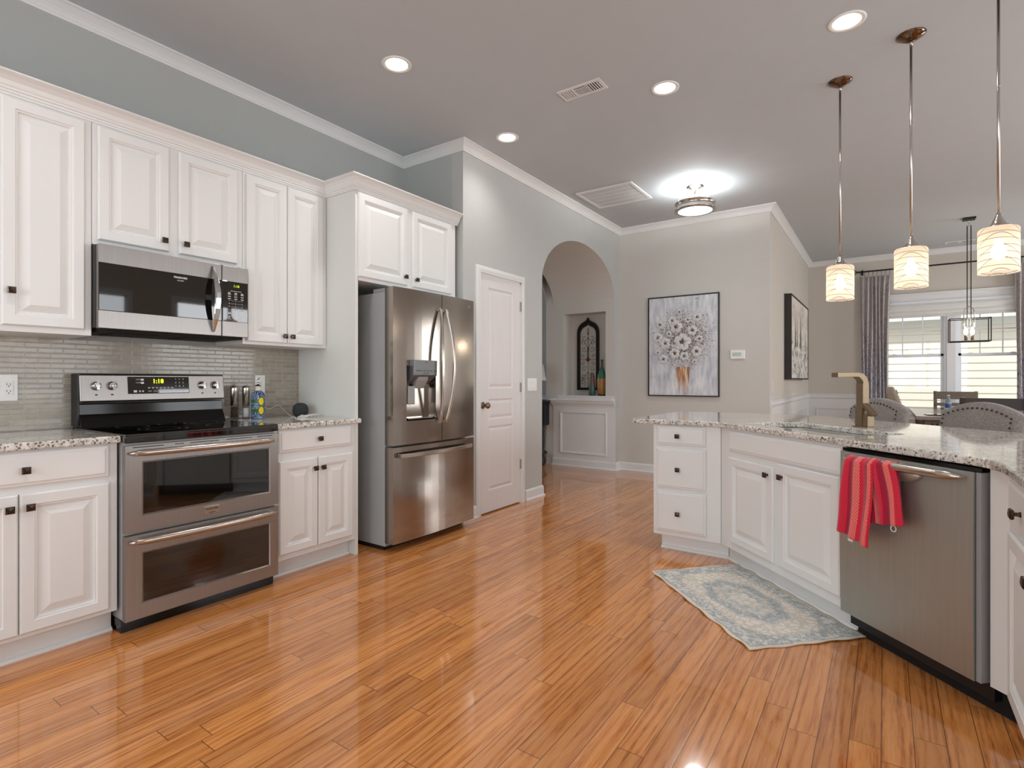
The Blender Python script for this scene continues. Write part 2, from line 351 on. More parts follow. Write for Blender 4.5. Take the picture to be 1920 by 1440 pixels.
def m_lemon_bottle():
    k = NT('lemon_ceramic'); tc = k.n('ShaderNodeTexCoord'); sp = k.n('ShaderNodeSeparateXYZ'); k.l(tc.outputs['Object'], sp.inputs[0])
    n = k.noise(k.coord(), 55, 2, .6, 2.5)
    c = k.ramp(n, [(.40, L((24, 42, 110))), (.47, L((60, 96, 170))), (.51, L((236, 238, 236))), (.55, L((40, 110, 100))), (.62, L((24, 42, 110)))], 'CONSTANT')
    y = sp.outputs[1]; z = sp.outputs[2]
    for cz in (.055, .115):
        for cy in (-.004,):
            d = k.math('SQRT', k.math('ADD', k.math('POWER', k.math('SUBTRACT', y, cy - .004), 2), k.math('POWER', k.math('MULTIPLY', k.math('SUBTRACT', z, cz), .85), 2)))
            c = k.mix(k.math('LESS_THAN', d, .026), c, L((60, 110, 60))); c = k.mix(k.math('LESS_THAN', d, .021), c, L((246, 214, 44)))
    top = k.math('GREATER_THAN', z, .186); c = k.mix(top, c, L((240, 236, 214)))
    k.l(c, k.b.inputs['Base Color']); k.b.inputs['Roughness'].default_value = .15; MT['lemon_ceramic'] = k.m
m_lemon_bottle()

def m_shade():                  # frosted glass with clear swirling stripes
    k = NT('frosted_shade'); k.t.nodes.remove(k.b); tc = k.n('ShaderNodeTexCoord'); sp = k.n('ShaderNodeSeparateXYZ'); k.l(tc.outputs['Object'], sp.inputs[0])
    ang = k.math('ARCTAN2', sp.outputs[1], sp.outputs[0]); z = sp.outputs[2]
    def stripe(ph, amp, fr, per, wd):
        q = k.math('ADD', k.math('MULTIPLY', z, 1 / per), k.math('ADD', k.math('MULTIPLY', k.math('SINE', k.math('ADD', k.math('MULTIPLY', ang, fr), ph)), amp), ph))
        return k.math('LESS_THAN', k.math('ABSOLUTE', k.math('SUBTRACT', k.math('FRACT', q), .5)), wd)
    s = k.math('MAXIMUM', stripe(.3, .34, 1, .033, .045), stripe(1.7, .5, 2, .058, .028))
    tl = k.n('ShaderNodeBsdfTranslucent'); tl.inputs[0].default_value = (.95, .84, .72, 1)
    df = k.n('ShaderNodeBsdfDiffuse'); df.inputs[0].default_value = (.85, .78, .70, 1)
    tr = k.n('ShaderNodeBsdfTransparent'); tr.inputs[0].default_value = (1, .96, .9, 1)
    m0 = k.n('ShaderNodeMixShader', i_0=.45); k.l(tl.outputs[0], m0.inputs[1]); k.l(df.outputs[0], m0.inputs[2])
    m1 = k.n('ShaderNodeMixShader', i_0=.32); k.l(m0.outputs[0], m1.inputs[1]); k.l(tr.outputs[0], m1.inputs[2])
    dk = k.n('ShaderNodeBsdfDiffuse'); dk.inputs[0].default_value = (.22, .18, .14, 1)
    m3 = k.n('ShaderNodeMixShader', i_0=.2); k.l(dk.outputs[0], m3.inputs[1]); k.l(tr.outputs[0], m3.inputs[2])
    m2 = k.n('ShaderNodeMixShader'); k.l(s, m2.inputs[0]); k.l(m1.outputs[0], m2.inputs[1]); k.l(m3.outputs[0], m2.inputs[2])
    k.l(m2.outputs[0], k.out.inputs[0]); MT['frosted_shade'] = k.m
m_shade()

# ------------------------------------------------------------------ mesh helpers
class MB:
    def __init__(s): s.v = []; s.f = []; s.mi = []; s.sm = []; s.m = 0; s.uv = None
    def add(s, vs, fs, smooth=False):
        o = len(s.v); s.v += [tuple(q) for q in vs]
        for f in fs: s.f.append(tuple(i + o for i in f)); s.mi.append(s.m); s.sm.append(smooth)
        return s
    def box(s, x0, x1, y0, y1, z0, z1, M=None):
        vs = [Vector(p) for p in ((x0, y0, z0), (x1, y0, z0), (x1, y1, z0), (x0, y1, z0), (x0, y0, z1), (x1, y0, z1), (x1, y1, z1), (x0, y1, z1))]
        if M: vs = [M @ p for p in vs]
        return s.add(vs, [(0, 3, 2, 1), (4, 5, 6, 7), (0, 1, 5, 4), (1, 2, 6, 5), (2, 3, 7, 6), (3, 0, 4, 7)])
    def bar(s, a, b, w, h, up=(0, 0, 1)):
        a, b = Vector(a), Vector(b); d = (b - a).normalized(); u = Vector(up)
        if abs(d.dot(u)) > .98: u = Vector((0, 1, 0))
        x = d.cross(u).normalized(); z = x.cross(d); vs = []
        for p in (a, b):
            for i, j in ((-1, -1), (1, -1), (1, 1), (-1, 1)): vs.append(p + x * (i * w / 2) + z * (j * h / 2))
        return s.add(vs, [(0, 1, 2, 3), (7, 6, 5, 4), (0, 4, 5, 1), (1, 5, 6, 2), (2, 6, 7, 3), (3, 7, 4, 0)])
    def prism(s, poly, z0, z1, M=None):       # poly in xy
        n = len(poly); vs = [Vector((x, y, z0)) for x, y in poly] + [Vector((x, y, z1)) for x, y in poly]
        if M: vs = [M @ p for p in vs]
        return s.add(vs, [tuple(range(n))[::-1], tuple(range(n, 2 * n))] + [(i, (i + 1) % n, (i + 1) % n + n, i + n) for i in range(n)])
    def rings(s, w, h, prof, back=None, x0=0, z0=0):  # concentric rectangles (inset, y); closes with the centre face
        vs = []; fs = []
        for i, y in prof: vs += [(x0 + i, y, z0 + i), (x0 + w - i, y, z0 + i), (x0 + w - i, y, z0 + h - i), (x0 + i, y, z0 + h - i)]
        for k in range(len(prof) - 1):
            for j in range(4): a = 4 * k; fs.append((a + j, a + (j + 1) % 4, a + 4 + (j + 1) % 4, a + 4 + j))
        a = 4 * (len(prof) - 1); fs.append((a, a + 1, a + 2, a + 3))
        if back: fs.append((3, 2, 1, 0))
        return s.add(vs, fs)
    def tube(s, pts, r, n=10, closed=False, cap=True, rs=None):
        pts = [Vector(p) for p in pts]; N = len(pts); vs = []; fs = []; prev = None
        for i, p in enumerate(pts):
            if closed: t = pts[(i + 1) % N] - pts[i - 1]
            else: t = pts[min(i + 1, N - 1)] - pts[max(i - 1, 0)]
            t.normalize()
            if prev is None:
                u = Vector((0, 0, 1)) if abs(t.z) < .9 else Vector((1, 0, 0)); x = t.cross(u).normalized()
            else: x = (prev - t * prev.dot(t)).normalized()
            prev = x; y = t.cross(x); rr = rs[i] if rs else r
            for j in range(n): a = 2 * PI * j / n; vs.append(p + x * (math.cos(a) * rr) + y * (math.sin(a) * rr))
        for i in range(N if closed else N - 1):
            for j in range(n): a, b = i * n, ((i + 1) % N) * n; fs.append((a + j, a + (j + 1) % n, b + (j + 1) % n, b + j))
        if cap and not closed: fs.append(tuple(range(n))[::-1]); fs.append(tuple(range((N - 1) * n, N * n)))
        return s.add(vs, fs, True)
    def lathe(s, prof, n=24, c=(0, 0, 0), M=None, cap=True, sx=1, sy=1):        # prof: (r, z)
        vs = []; fs = []
        for r, z in prof:
            for j in range(n): a = 2 * PI * j / n; vs.append(Vector((c[0] + r * math.cos(a) * sx, c[1] + r * math.sin(a) * sy, c[2] + z)))
        if M: vs = [M @ p for p in vs]
        for i in range(len(prof) - 1):
            for j in range(n): fs.append((i * n + j, i * n + (j + 1) % n, (i + 1) * n + (j + 1) % n, (i + 1) * n + j))
        if cap: fs.append(tuple(range(n))[::-1]); fs.append(tuple(range((len(prof) - 1) * n, len(prof) * n)))
        return s.add(vs, fs, True)
    def sphere(s, c, r, n=12, sz=1):
        return s.lathe([(max(1e-4, r * math.sin(PI * k / n)), -r * sz * math.cos(PI * k / n)) for k in range(n + 1)], n * 2, c)
    def sweep(s, prof, path, closed=False, smooth=False):
        # prof (d, z): d = offset to the LEFT of the path direction; path of (x, y) corners, mitred
        N = len(path); P = [Vector(p) for p in path]; vs = []; fs = []; n = len(prof)
        for i in range(N):
            if closed: a, b = P[i] - P[i - 1], P[(i + 1) % N] - P[i]
            else:
                a = P[i] - P[i - 1] if i else P[1] - P[0]; b = P[i + 1] - P[i] if i < N - 1 else a
            a = a.normalized(); b = b.normalized(); na = Vector((-a.y, a.x)); nb = Vector((-b.y, b.x)); m = na + nb
            m = m / max(.2, m.dot(na)) if m.length > 1e-6 else na
            for d, z in prof: q = P[i] + m * d; vs.append((q.x, q.y, z))
        for i in range(N if closed else N - 1):
            for j in range(n): a, b = i * n, ((i + 1) % N) * n; fs.append((a + j, b + j, b + (j + 1) % n, a + (j + 1) % n))
        if not closed: fs.append(tuple(range(n))); fs.append(tuple(range((N - 1) * n, N * n))[::-1])
        return s.add(vs, fs, smooth)
    def text(s, txt, size, x, z, y=0, align='LEFT', ext=.0006, bold=0):
        c = bpy.data.curves.new('t', 'FONT'); c.body = txt; c.size = size; c.align_x = align; c.align_y = 'CENTER'; c.extrude = ext; c.offset = bold; c.resolution_u = 2
        o = bpy.data.objects.new('t', c); me = bpy.data.meshes.new_from_object(o)
        vs = [(v.co.x + x, y - v.co.z, v.co.y + z) for v in me.vertices]; fs = [tuple(p.vertices) for p in me.polygons]
        bpy.data.objects.remove(o); bpy.data.curves.remove(c); bpy.data.meshes.remove(me)
        return s.add(vs, fs)
    def mesh(s, name, mats, recalc=True):
        me = bpy.data.meshes.new(name); me.from_pydata(s.v, [], s.f)
        for p, m_, sm in zip(me.polygons, s.mi, s.sm): p.material_index = m_; p.use_smooth = sm
        for m_ in (mats if isinstance(mats, (list, tuple)) else [mats]): me.materials.append(MT[m_])
        if recalc:
            bm = bmesh.new(); bm.from_mesh(me); bmesh.ops.recalc_face_normals(bm, faces=bm.faces); bm.to_mesh(me); bm.free()
        me.update(); return me
    def build(s, name, mats, parent=None, loc=(0, 0, 0), rot=(0, 0, 0), bevel=0, seg=2, recalc=True):
        o = bpy.data.objects.new(name, s.mesh(name, mats, recalc)); COL.objects.link(o)
        o.location = loc; o.rotation_euler = rot; o.parent = parent
        if bevel:
            b = o.modifiers.new('bevel', 'BEVEL'); b.width = bevel; b.segments = seg; b.limit_method = 'ANGLE'; b.angle_limit = R(40)
        return o
def inst(src, name, parent=None, loc=(0, 0, 0), rot=(0, 0, 0)):
    o = bpy.data.objects.new(name, src if isinstance(src, bpy.types.Mesh) else src.data); COL.objects.link(o); o.parent = parent; o.location = loc; o.rotation_euler = rot
    if not isinstance(src, bpy.types.Mesh):
        for md in src.modifiers:
            b = o.modifiers.new(md.name, md.type); b.width = md.width; b.segments = md.segments; b.limit_method = md.limit_method; b.angle_limit = md.angle_limit
    return o
def tag(o, label=None, cat=None, group=None, kind=None):
    if label: o['label'] = label
    if cat: o['category'] = cat
    if group: o['group'] = group
    if kind: o['kind'] = kind
    return o
def thing(name, label, cat, loc=(0, 0, 0), rz=0, group=None):
    o = bpy.data.objects.new(name, None); COL.objects.link(o); o.empty_display_size = .1
    o.location = loc; o.rotation_euler = (0, 0, R(rz)); return tag(o, label, cat, group)
def struct(mb, name, mats, **kw):
    o = mb.build(name, mats, **kw); o['kind'] = 'structure'; return o
def copy_tree(o, parent=None):
    c = o.copy(); COL.objects.link(c); c.parent = parent
    for ch in [q for q in bpy.data.objects if q.parent == o and q.name in COL.objects]: copy_tree(ch, c)
    return c

# ------------------------------------------------------------------ the shell
CZ = 3.14
XL, XP, XD, XR = -3.56, -2.87, -1.064, 3.4
YB, YP, YF, YW = -2.6, 3.44, 6.63, 10.33
def slab(x0, x1, y0, y1, z0, z1): return MB().box(x0, x1, y0, y1, z0, z1)
struct(slab(-6.5, XR + .12, YB - .12, YW + .15, -.12, 0), 'floor', 'floor_planks')
struct(slab(-6.5, XR + .12, YB - .12, YW + .15, CZ, CZ + .12), 'ceiling', 'paint_ceiling')
struct(slab(XL - .12, XL, YB, YP + .1, 0, CZ), 'wall_left', 'paint_blue')
struct(slab(XL, XP - .12, YP, YP + .1, 0, CZ), 'wall_recess', 'paint_blue')
def arch_pts(n=28):              # (y, z) along the opening, from floor to floor
    a, b, yc, z0 = .905, .57, 5.595, 2.18
    return [(yc - a, 0)] + [(yc - a * math.cos(PI * k / n), z0 + b * math.sin(PI * k / n)) for k in range(n + 1)] + [(yc + a, 0)]
def arch_wall(x0, x1, y0, y1, name, mat, door=None):
    mb = MB(); pts = arch_pts()
    for x in (x0, x1):
        vs = []; fs = []
        for y, z in pts[1:-1]: vs += [(x, y, z), (x, y, CZ)]
        for i in range(len(pts) - 3): fs.append((2 * i, 2 * i + 2, 2 * i + 3, 2 * i + 1))
        mb.add(vs, fs)
        ya, yb = pts[0][0], pts[-1][0]
        segs = [(yb, y1)]
        if door:
            d0, d1, dz = door; segs += [(y0, d0), (d1, ya)]; mb.add([(x, d0, dz), (x, d1, dz), (x, d1, CZ), (x, d0, CZ)], [(0, 1, 2, 3)])
        else: segs += [(y0, ya)]
        for a, b in segs: mb.add([(x, a, 0), (x, b, 0), (x, b, CZ), (x, a, CZ)], [(0, 1, 2, 3)])
    if door:
        d0, d1, dz = door
        for a, b in (((d0, 0), (d0, dz)), ((d0, dz), (d1, dz)), ((d1, dz), (d1, 0))):
            mb.add([(x0, a[0], a[1]), (x1, a[0], a[1]), (x1, b[0], b[1]), (x0, b[0], b[1])], [(0, 1, 2, 3)])
    mb.add([(x0, y0, 0), (x1, y0, 0), (x1, y0, CZ), (x0, y0, CZ)], [(0, 1, 2, 3)])
    return struct(mb, name, mat, recalc=False)
arch_wall(XP, XP - .12, YP, YF, 'wall_pantry', 'paint_grey', (3.668, 4.294, 2.093))
# barrel vaulted passage behind the arch: near jamb and vault
mb = MB(); pts = arch_pts(); vs = []; fs = []
for y, z in pts[:-1]: vs += [(XP, y, z), (-3.79, y, z)]
for i in range(len(pts) - 2): fs.append((2 * i, 2 * i + 2, 2 * i + 3, 2 * i + 1))
for i in range(len(fs)): mb.add([vs[q] for q in fs[i]], [(0, 1, 2, 3)], True)
struct(mb, 'wall_passage', 'paint_greige', recalc=False)
# niche wall (right jamb of the passage) with the display niche
NY, nx0, nx1, nz0, nz1 = 6.50, -3.635, -3.006, .962, 2.072
mb = MB()
def q4(mb, a, b, c, d): mb.add([a, b, c, d], [(0, 1, 2, 3)])
for (a, b, c, d) in ((-3.79, nx0, 0, 2.18), (nx1, XP, 0, 2.18), (nx0, nx1, 0, nz0), (nx0, nx1, nz1, 2.18)):
    q4(mb, (a, NY, c), (b, NY, c), (b, NY, d), (a, NY, d))
nb = 6.72
q4(mb, (nx0, NY, nz0), (nx1, NY, nz0), (nx1, nb, nz0), (nx0, nb, nz0)); q4(mb, (nx0, NY, nz1), (nx1, NY, nz1), (nx1, nb, nz1), (nx0, nb, nz1))
q4(mb, (nx0, NY, nz0), (nx0, nb, nz0), (nx0, nb, nz1), (nx0, NY, nz1)); q4(mb, (nx1, NY, nz0), (nx1, nb, nz0), (nx1, nb, nz1), (nx1, NY, nz1))
q4(mb, (nx0, nb, nz0), (nx1, nb, nz0), (nx1, nb, nz1), (nx0, nb, nz1))
struct(mb, 'wall_niche', 'paint_greige', recalc=False)
arch_wall(-3.79, -3.91, 4.4, 6.52, 'wall_hall', 'paint_blue')
struct(slab(-6.5, -3.79, 6.72, 6.84, 0, CZ), 'wall_hall_far', 'paint_blue')
struct(slab(-6.5, -3.91, 3.6, 3.72, 0, CZ), 'wall_hall_near', 'paint_blue')
struct(slab(-3.91, -3.79, 6.50, 6.72, 0, CZ), 'wall_hall_end', 'paint_greige')
mb = MB(); mb.box(-6.62, -6.5, 3.6, 4.4, 0, CZ); mb.box(-6.62, -6.5, 6.0, 6.8, 0, CZ); mb.box(-6.62, -6.5, 4.4, 6.0, 0, .8); mb.box(-6.62, -6.5, 4.4, 6.0, 2.4, CZ)
struct(mb, 'wall_hall_window', 'paint_blue')  # unseen window opening, added so light reaches the hall
struct(slab(XP, XD, YF, YF + .12, 0, CZ), 'wall_far', 'paint_greige')
struct(slab(XD - .12, XD, YF + .12, YW, 0, CZ), 'wall_dining_left', 'paint_beige')
WX0, WX1, WZ0, WZ1 = -.06, 1.68, .68, 2.30
mb = MB(); mb.box(XD - .12, WX0, YW, YW + .15, 0, CZ); mb.box(WX1, XR, YW, YW + .15, 0, CZ); mb.box(WX0, WX1, YW, YW + .15, 0, WZ0); mb.box(WX0, WX1, YW, YW + .15, WZ1, CZ)
struct(mb, 'wall_dining', 'paint_beige')
def holed(name, mat, fixed, along, holes, lo, hi, z=(0.7, 2.5)):   # wall with window openings
    mb = MB(); c = lo
    def put(a, b, z0, z1):
        if along == 'x': mb.box(a, b, fixed[0], fixed[1], z0, z1)
        else: mb.box(fixed[0], fixed[1], a, b, z0, z1)
    for h0, h1 in holes:
        put(c, h0, 0, CZ); put(h0, h1, 0, z[0]); put(h0, h1, z[1], CZ); c = h1
    put(c, hi, 0, CZ); struct(mb, name, mat)
holed('wall_back', 'paint_grey', (YB - .12, YB), 'x', [(-3.0, -.8), (.1, 2.3)], XL - .12, XR + .12, (.77, 2.47))
holed('wall_right', 'paint_beige', (XR, XR + .12), 'y', [(.9, 3.5), (4.2, 6.0), (8.4, 9.6)], YB, YW + .15, (.6, 2.5))  # these openings are added to let in light

# crown moulding at the ceiling (profile offsets are to the left of the path)
cp = [(0, CZ - .075), (.012, CZ - .075), (.016, CZ - .066), (.02, CZ - .062), (.026, CZ - .05), (.036, CZ - .036), (.05, CZ - .024), (.058, CZ - .018), (.064, CZ - .014), (.072, CZ - .012), (.072, CZ), (0, CZ)]
path = [(XR, YW), (XD, YW), (XD, YF), (XP, YF), (XP, YP), (XL, YP), (XL, YB)]
struct(MB().sweep(cp, path), 'trim_crown', 'trim_white')
# baseboards with shoe moulding
bp = [(0, 0), (.026, 0), (.026, .008), (.022, .016), (.016, .019), (.014, .02), (.014, .085), (.011, .096), (.006, .103), (0, .105)]
def base(name, *paths):
    mb = MB()
    for p in paths: mb.sweep(bp, p)
    struct(mb, name, 'trim_white')
base('baseboard_pantry', [(XP, 3.607), (XP, YP), (XP - .2, YP)], [(XP - .2, 4.69), (XP, 4.69), (XP, 4.375)])
base('baseboard_far', [(XD, YF), (XP, YF), (XP, 6.5), (-3.79, 6.5), (-3.79, 6.72), (-6.4, 6.72)])
base('baseboard_dining', [(XR, YW), (XD, YW), (XD, YF + .0)])
# chair rails, wainscot panels
rp = [(0, 0), (.008, 0), (.012, .012), (.026, .02), (.03, .035), (.02, .05), (.014, .06), (.024, .07), (.026, .085), (0, .09)]
def rail(name, z, *paths):
    mb = MB()
    for p in paths: mb.sweep([(d, h + z) for d, h in rp], p)
    struct(mb, name, 'trim_white')
rail('trim_dining_rail', .86, [(WX0 - .09, YW), (XD, YW), (XD, YF + .02)], [(XR, YW), (WX1 + .09, YW)])
def wains(name, M, rects, prof=None):
    mb = MB()
    prof = prof or [(0, 0), (.002, -.014), (.01, -.016), (.014, -.009), (.022, -.009), (.026, -.003), (.032, 0)]
    for x, z, w_, h in rects:
        vs = []; fs = []
        for i, y in prof: vs += [(x + i, y, z + i), (x + w_ - i, y, z + i), (x + w_ - i, y, z + h - i), (x + i, y, z + h - i)]
        for k in range(len(prof) - 1):
            for j in range(4): a = 4 * k; fs.append((a + j, a + (j + 1) % 4, a + 4 + (j + 1) % 4, a + 4 + j))
        mb.add([M @ Vector(v) for v in vs], fs)
    return struct(mb, name, 'trim_white')
def fm(x, y, rz): return Matrix.Translation((x, y, 0)) @ Matrix.Rotation(R(rz), 4, 'Z')
# wainscot boards (white lower wall skins) and their panel mouldings
struct(slab(-3.79, XP - .0, NY - .006, NY, .0, .93), 'trim_niche_board', 'trim_white')
wains('trim_niche_panel', fm(0, NY - .006, 0), [(-3.678, .176, .695, .57)])
mb = MB(); lp = [(0, 0), (.01, 0), (.014, .02), (.022, .03), (.034, .05), (.036, .06), (.03, .062), (.03, .07), (.046, .078), (.046, .094), (.03, .1), (0, .1)]
mb.sweep([(d, z + .815) for d, z in lp], [(XP + .0, NY), (-3.79, NY), (-3.79, 6.72)]); mb.box(-3.70, XP - .03, NY - .03, NY + .0, .915, .945); mb.box(nx0, nx1, NY - .03, nb, .945, .964); mb.box(-3.72, XP - .02, NY - .036, NY, .945, .962)
struct(mb, 'trim_niche_ledge', 'trim_white')
struct(slab(-6.4, -3.79, 6.714, 6.72, 0, .9), 'trim_hall_board', 'trim_white')
rail('trim_hall_rail', .86, [(-3.79, 6.72), (-6.4, 6.72)])
wains('trim_hall_panel', fm(0, 6.714, 0), [(-3.79 - .06 - .7, .2, .7, .56), (-5.4, .2, .75, .56)])
struct(slab(XD, WX0 - .09, YW - .006, YW, 0, .87), 'trim_dining_board', 'trim_white')
struct(slab(XD, XD + .006, YF + .05, YW, 0, .87), 'trim_side_board', 'trim_white')
wains('trim_dining_panel', fm(0, YW - .006, 0), [(-.95, .2, .72, .52)])
wains('trim_side_panel', fm(XD + .006, 0, 90), [(6.75, .2, .75, .52), (7.62, .2, .75, .52), (8.5, .2, .75, .52), (9.38, .2, .75, .52)])

# ------------------------------------------------------------------ pantry door
PM = 'door_white'
def face_panels(mb, w, h, th, panels, prof):
    # flat slab whose front (-y) carries a single column of recessed/raised panels
    xs = panels[0][0]; xw = panels[0][2]
    y = -th
    mb.add([(0, 0, 0), (w, 0, 0), (w, 0, h), (0, 0, h)], [(3, 2, 1, 0)])
    mb.add([(0, y, 0), (xs, y, 0), (xs, y, h), (0, y, h)], [(0, 1, 2, 3)]); mb.add([(xs + xw, y, 0), (w, y, 0), (w, y, h), (xs + xw, y, h)], [(0, 1, 2, 3)])
    zc = 0
    for (px, pz, pw, ph) in panels:
        mb.add([(xs, y, zc), (xs + xw, y, zc), (xs + xw, y, pz), (xs, y, pz)], [(0, 1, 2, 3)]); mb.rings(pw, ph, [(i, y + d) for i, d in prof], x0=px, z0=pz); zc = pz + ph
    mb.add([(xs, y, zc), (xs + xw, y, zc), (xs + xw, y, h), (xs, y, h)], [(0, 1, 2, 3)])
    for a, b in (((0, 0), (w, 0)), ((w, 0), (w, h)), ((w, h), (0, h)), ((0, h), (0, 0))): mb.add([(a[0], 0, a[1]), (b[0], 0, b[1]), (b[0], y, b[1]), (a[0], y, a[1])], [(0, 1, 2, 3)])
mb = MB(); face_panels(mb, .612, 2.075, .035, [(.112, .185, .38, .565), (.112, .812, .38, .18), (.112, 1.085, .38, .89)], [(0, 0), (.012, .008), (.018, .008), (.04, .001)])
door = struct(mb, 'door_1', PM, loc=(XP - .035, 3.675, .012), rot=(0, 0, R(90)), recalc=False)
kb = MB(); Mx = Matrix.Rotation(R(90), 4, 'X')
kb.lathe([(.03, 0), (.03, .006), (.012, .01), (.010, .03), (.02, .04), (.027, .05), (.028, .058), (.022, .068), (.005, .072)], 20, M=Mx)
kb.build('door_knob', 'brushed_bronze', door, (.03, -.035, .94))['label'] = 'aged brass round door knob'
for z in (.36, 1.09, 1.86): MB().box(-.004, .012, -.012, .002, -.045, .045).build('hinge', 'nickel', door, (.612, -.033, z))
cs = [(0, 0), (0, .016), (.008, .018), (.014, .014), (.02, .017), (.034, .018), (.05, .014), (.06, .011), (.062, 0)]
def casing(name, x, y0, y1, h):  # door casing on plane x facing +x: d outward, profile swept around jambs
    mb = MB(); prev = None; P = [(y0, 0), (y0, h), (y1, h), (y1, 0)]; dirs = [(-1, 0), (-1, 1), (1, 1), (1, 0)]; n = len(cs); vs = []
    for (y, z), (dy, dz) in zip(P, dirs):
        for d, t in cs: vs.append((x + t, y + dy * d, z + dz * d))
    fs = [(a * n + j, a * n + (j + 1) % n, (a + 1) * n + (j + 1) % n, (a + 1) * n + j) for a in range(3) for j in range(n)]
    mb.add(vs, fs); mb.box(x - .12, x + .001, y0 - .0, y0 + .014, 0, h); mb.box(x - .12, x + .001, y1 - .014, y1, 0, h); mb.box(x - .12, x + .001, y0, y1, h - .014, h)
    return struct(mb, name, 'trim_white')
casing('trim_door_casing', XP, 3.663, 4.30, 2.10)

# ------------------------------------------------------------------ cabinets
DP = [(0, 0), (0, -.013), (.006, -.020), (.046, -.020), (.050, -.0155), (.055, -.0155), (.060, -.007), (.067, -.007), (.098, -.0185)]
FP = [(0, 0), (0, -.010), (.006, -.014), (.012, -.0145), (.018, -.019)]
knob_me = MB()
knob_me.lathe([(.009, 0), (.006, .006), (.006, .014), (.011, .018)], 12, M=Matrix.Rotation(R(90), 4, 'X'))
knob_me.rings(.029, .029, [(.003, -.016), (0, -.019), (0, -.024), (.003, -.027), (.0145, -.030)], back=True, x0=-.0145, z0=-.0145)
knob_me = knob_me.mesh('knob', 'bronze')
def front(kind, t, x, z, w, h, knob=None, mat='cabinet_white'):
    name = 'door' if kind == 'd' else ('drawer' if kind == 'w' else 'false_drawer_front')
    prof = DP if kind == 'd' else FP
    o = MB().rings(w, h, prof, back=True).build(name, mat, t, (x, 0, z))
    if knob: inst(knob_me, 'knob', o, (knob[0], -.019, knob[1]))
    return o
def cab_upper(label, y0, y1, z0, z1, x=-3.23, group='white wall cabinets'):
    t = thing('wall_cabinet', label, 'cabinet', (x, y0, 0), 90, group); w_ = y1 - y0; d = x - XL - .002
    MB().box(.0006, w_ - .0006, 0, d, z0, z1).build('body', 'cabinet_white', t, bevel=.0012); return t
ZT = 2.437
t = cab_upper('tall white wall cabinet with one door, left of the microwave', .632, 1.014, 1.39, 2.47)
front('d', t, .047, 1.417, .304, ZT - 1.417, (.03, .155))
t = cab_upper('short white wall cabinet with two doors above the microwave', 1.015, 1.776, 1.845, 2.47)
front('d', t, .021, 1.87, .324, ZT - 1.87, (.295, .055)); front('d', t, .396, 1.87, .327, ZT - 1.87, (.03, .055))
t = cab_upper('tall narrow white wall cabinet with two doors between microwave and fridge', 1.777, 2.377, 1.393, 2.47)
front('d', t, .02, 1.41, .270, ZT - 1.41, (.245, .045)); front('d', t, .293, 1.41, .270, ZT - 1.41, (.026, .045))
t = cab_upper('white cabinet with two doors above the refrigerator', 2.402, 3.40, 1.845, 2.47, -2.92)
front('d', t, -.008, 1.868, .45, ZT - 1.868, (.42, .06)); front('d', t, .497, 1.868, .434, ZT - 1.868, (.03, .055))
mb = MB(); mb.box(-3.558, -2.92, 2.378, 2.401, .0, 2.447)
tag(mb.build('refrigerator_side_panel', 'cabinet_side', bevel=.001), 'tall white side panel standing beside the refrigerator', 'panel')
# the moulding on top of the wall cabinets
kp = [(0, 2.448), (.006, 2.448), (.008, 2.456), (.013, 2.458), (.014, 2.468), (.02, 2.471), (.021, 2.478), (.026, 2.484), (.034, 2.502), (.048, 2.518), (.06, 2.524), (.064, 2.526), (.07, 2.53), (.07, 2.536), (0, 2.536)]
tag(MB().sweep(kp, [(-2.92, 3.425), (-2.92, 2.378), (-3.23, 2.378), (-3.23, .2)]).build('cabinet_crown_moulding', 'cabinet_white'), 'white crown moulding running along the top of the wall cabinets', 'moulding')
tag(MB().box(-3.555, -2.93, 2.41, 3.43, 2.471, 2.48).box(-3.555, -3.24, .2, 2.37, 2.471, 2.48).build('cabinet_top_board', 'cabinet_white'), 'thin white board closing the top of the wall cabinets', 'board')

def cab_base(label, w_, h, loc, rz, d=.60, mat='cabinet_white', toe=.07, group='white base cabinets', shoe=True, toe_z=.108, toe_l=0, open_top=False, toe_r=0):
    t = thing('base_cabinet', label, 'cabinet', loc, rz, group)
    if open_top:
        mb = MB().box(.0006, w_ - .0006, 0, .018, toe_z, h).box(.0006, w_ - .0006, .018, d, toe_z, .12).box(.0006, .018, .018, d, .12, h).box(w_ - .018, w_ - .0006, .018, d, .12, h).box(.018, w_ - .018, d - .01, d, .12, h); mb.build('body', mat, t)
    else: MB().box(.0006, w_ - .0006, 0, d, toe_z, h).build('body', mat, t, bevel=.0012)
    mb = MB(); mb.box(.001 + toe_l, w_ - .001 + toe_r, toe, toe + .02 if (toe_r or open_top) else d, 0, toe_z + .001)
    if shoe: mb.sweep([(0, 0), (-.018, 0), (-.018, .006), (-.012, .014), (0, .018)], [(toe_l + .001, toe), (w_ - .001 + toe_r, toe)])
    mb.build('toe_kick', mat, t); return t
HB = .882
t = cab_base('white base cabinet with one wide drawer over two doors, left of the range', .66, HB, (-2.92, .355, 0), 90)
front('w', t, .03, .733, .594, .142, (.30, .068)); front('d', t, .03, .128, .28, .575, (.25, .52)); front('d', t, .314, .128, .31, .575, (.03, .52))
t = cab_base('narrow white base cabinet with one drawer over two doors, right of the range', .592, HB, (-2.92, 1.785, 0), 90)
front('w', t, .03, .742, .524, .132, (.27, .066)); front('d', t, .03, .143, .261, .55, (.236, .485)); front('d', t, .297, .143, .262, .55, (.024, .485))

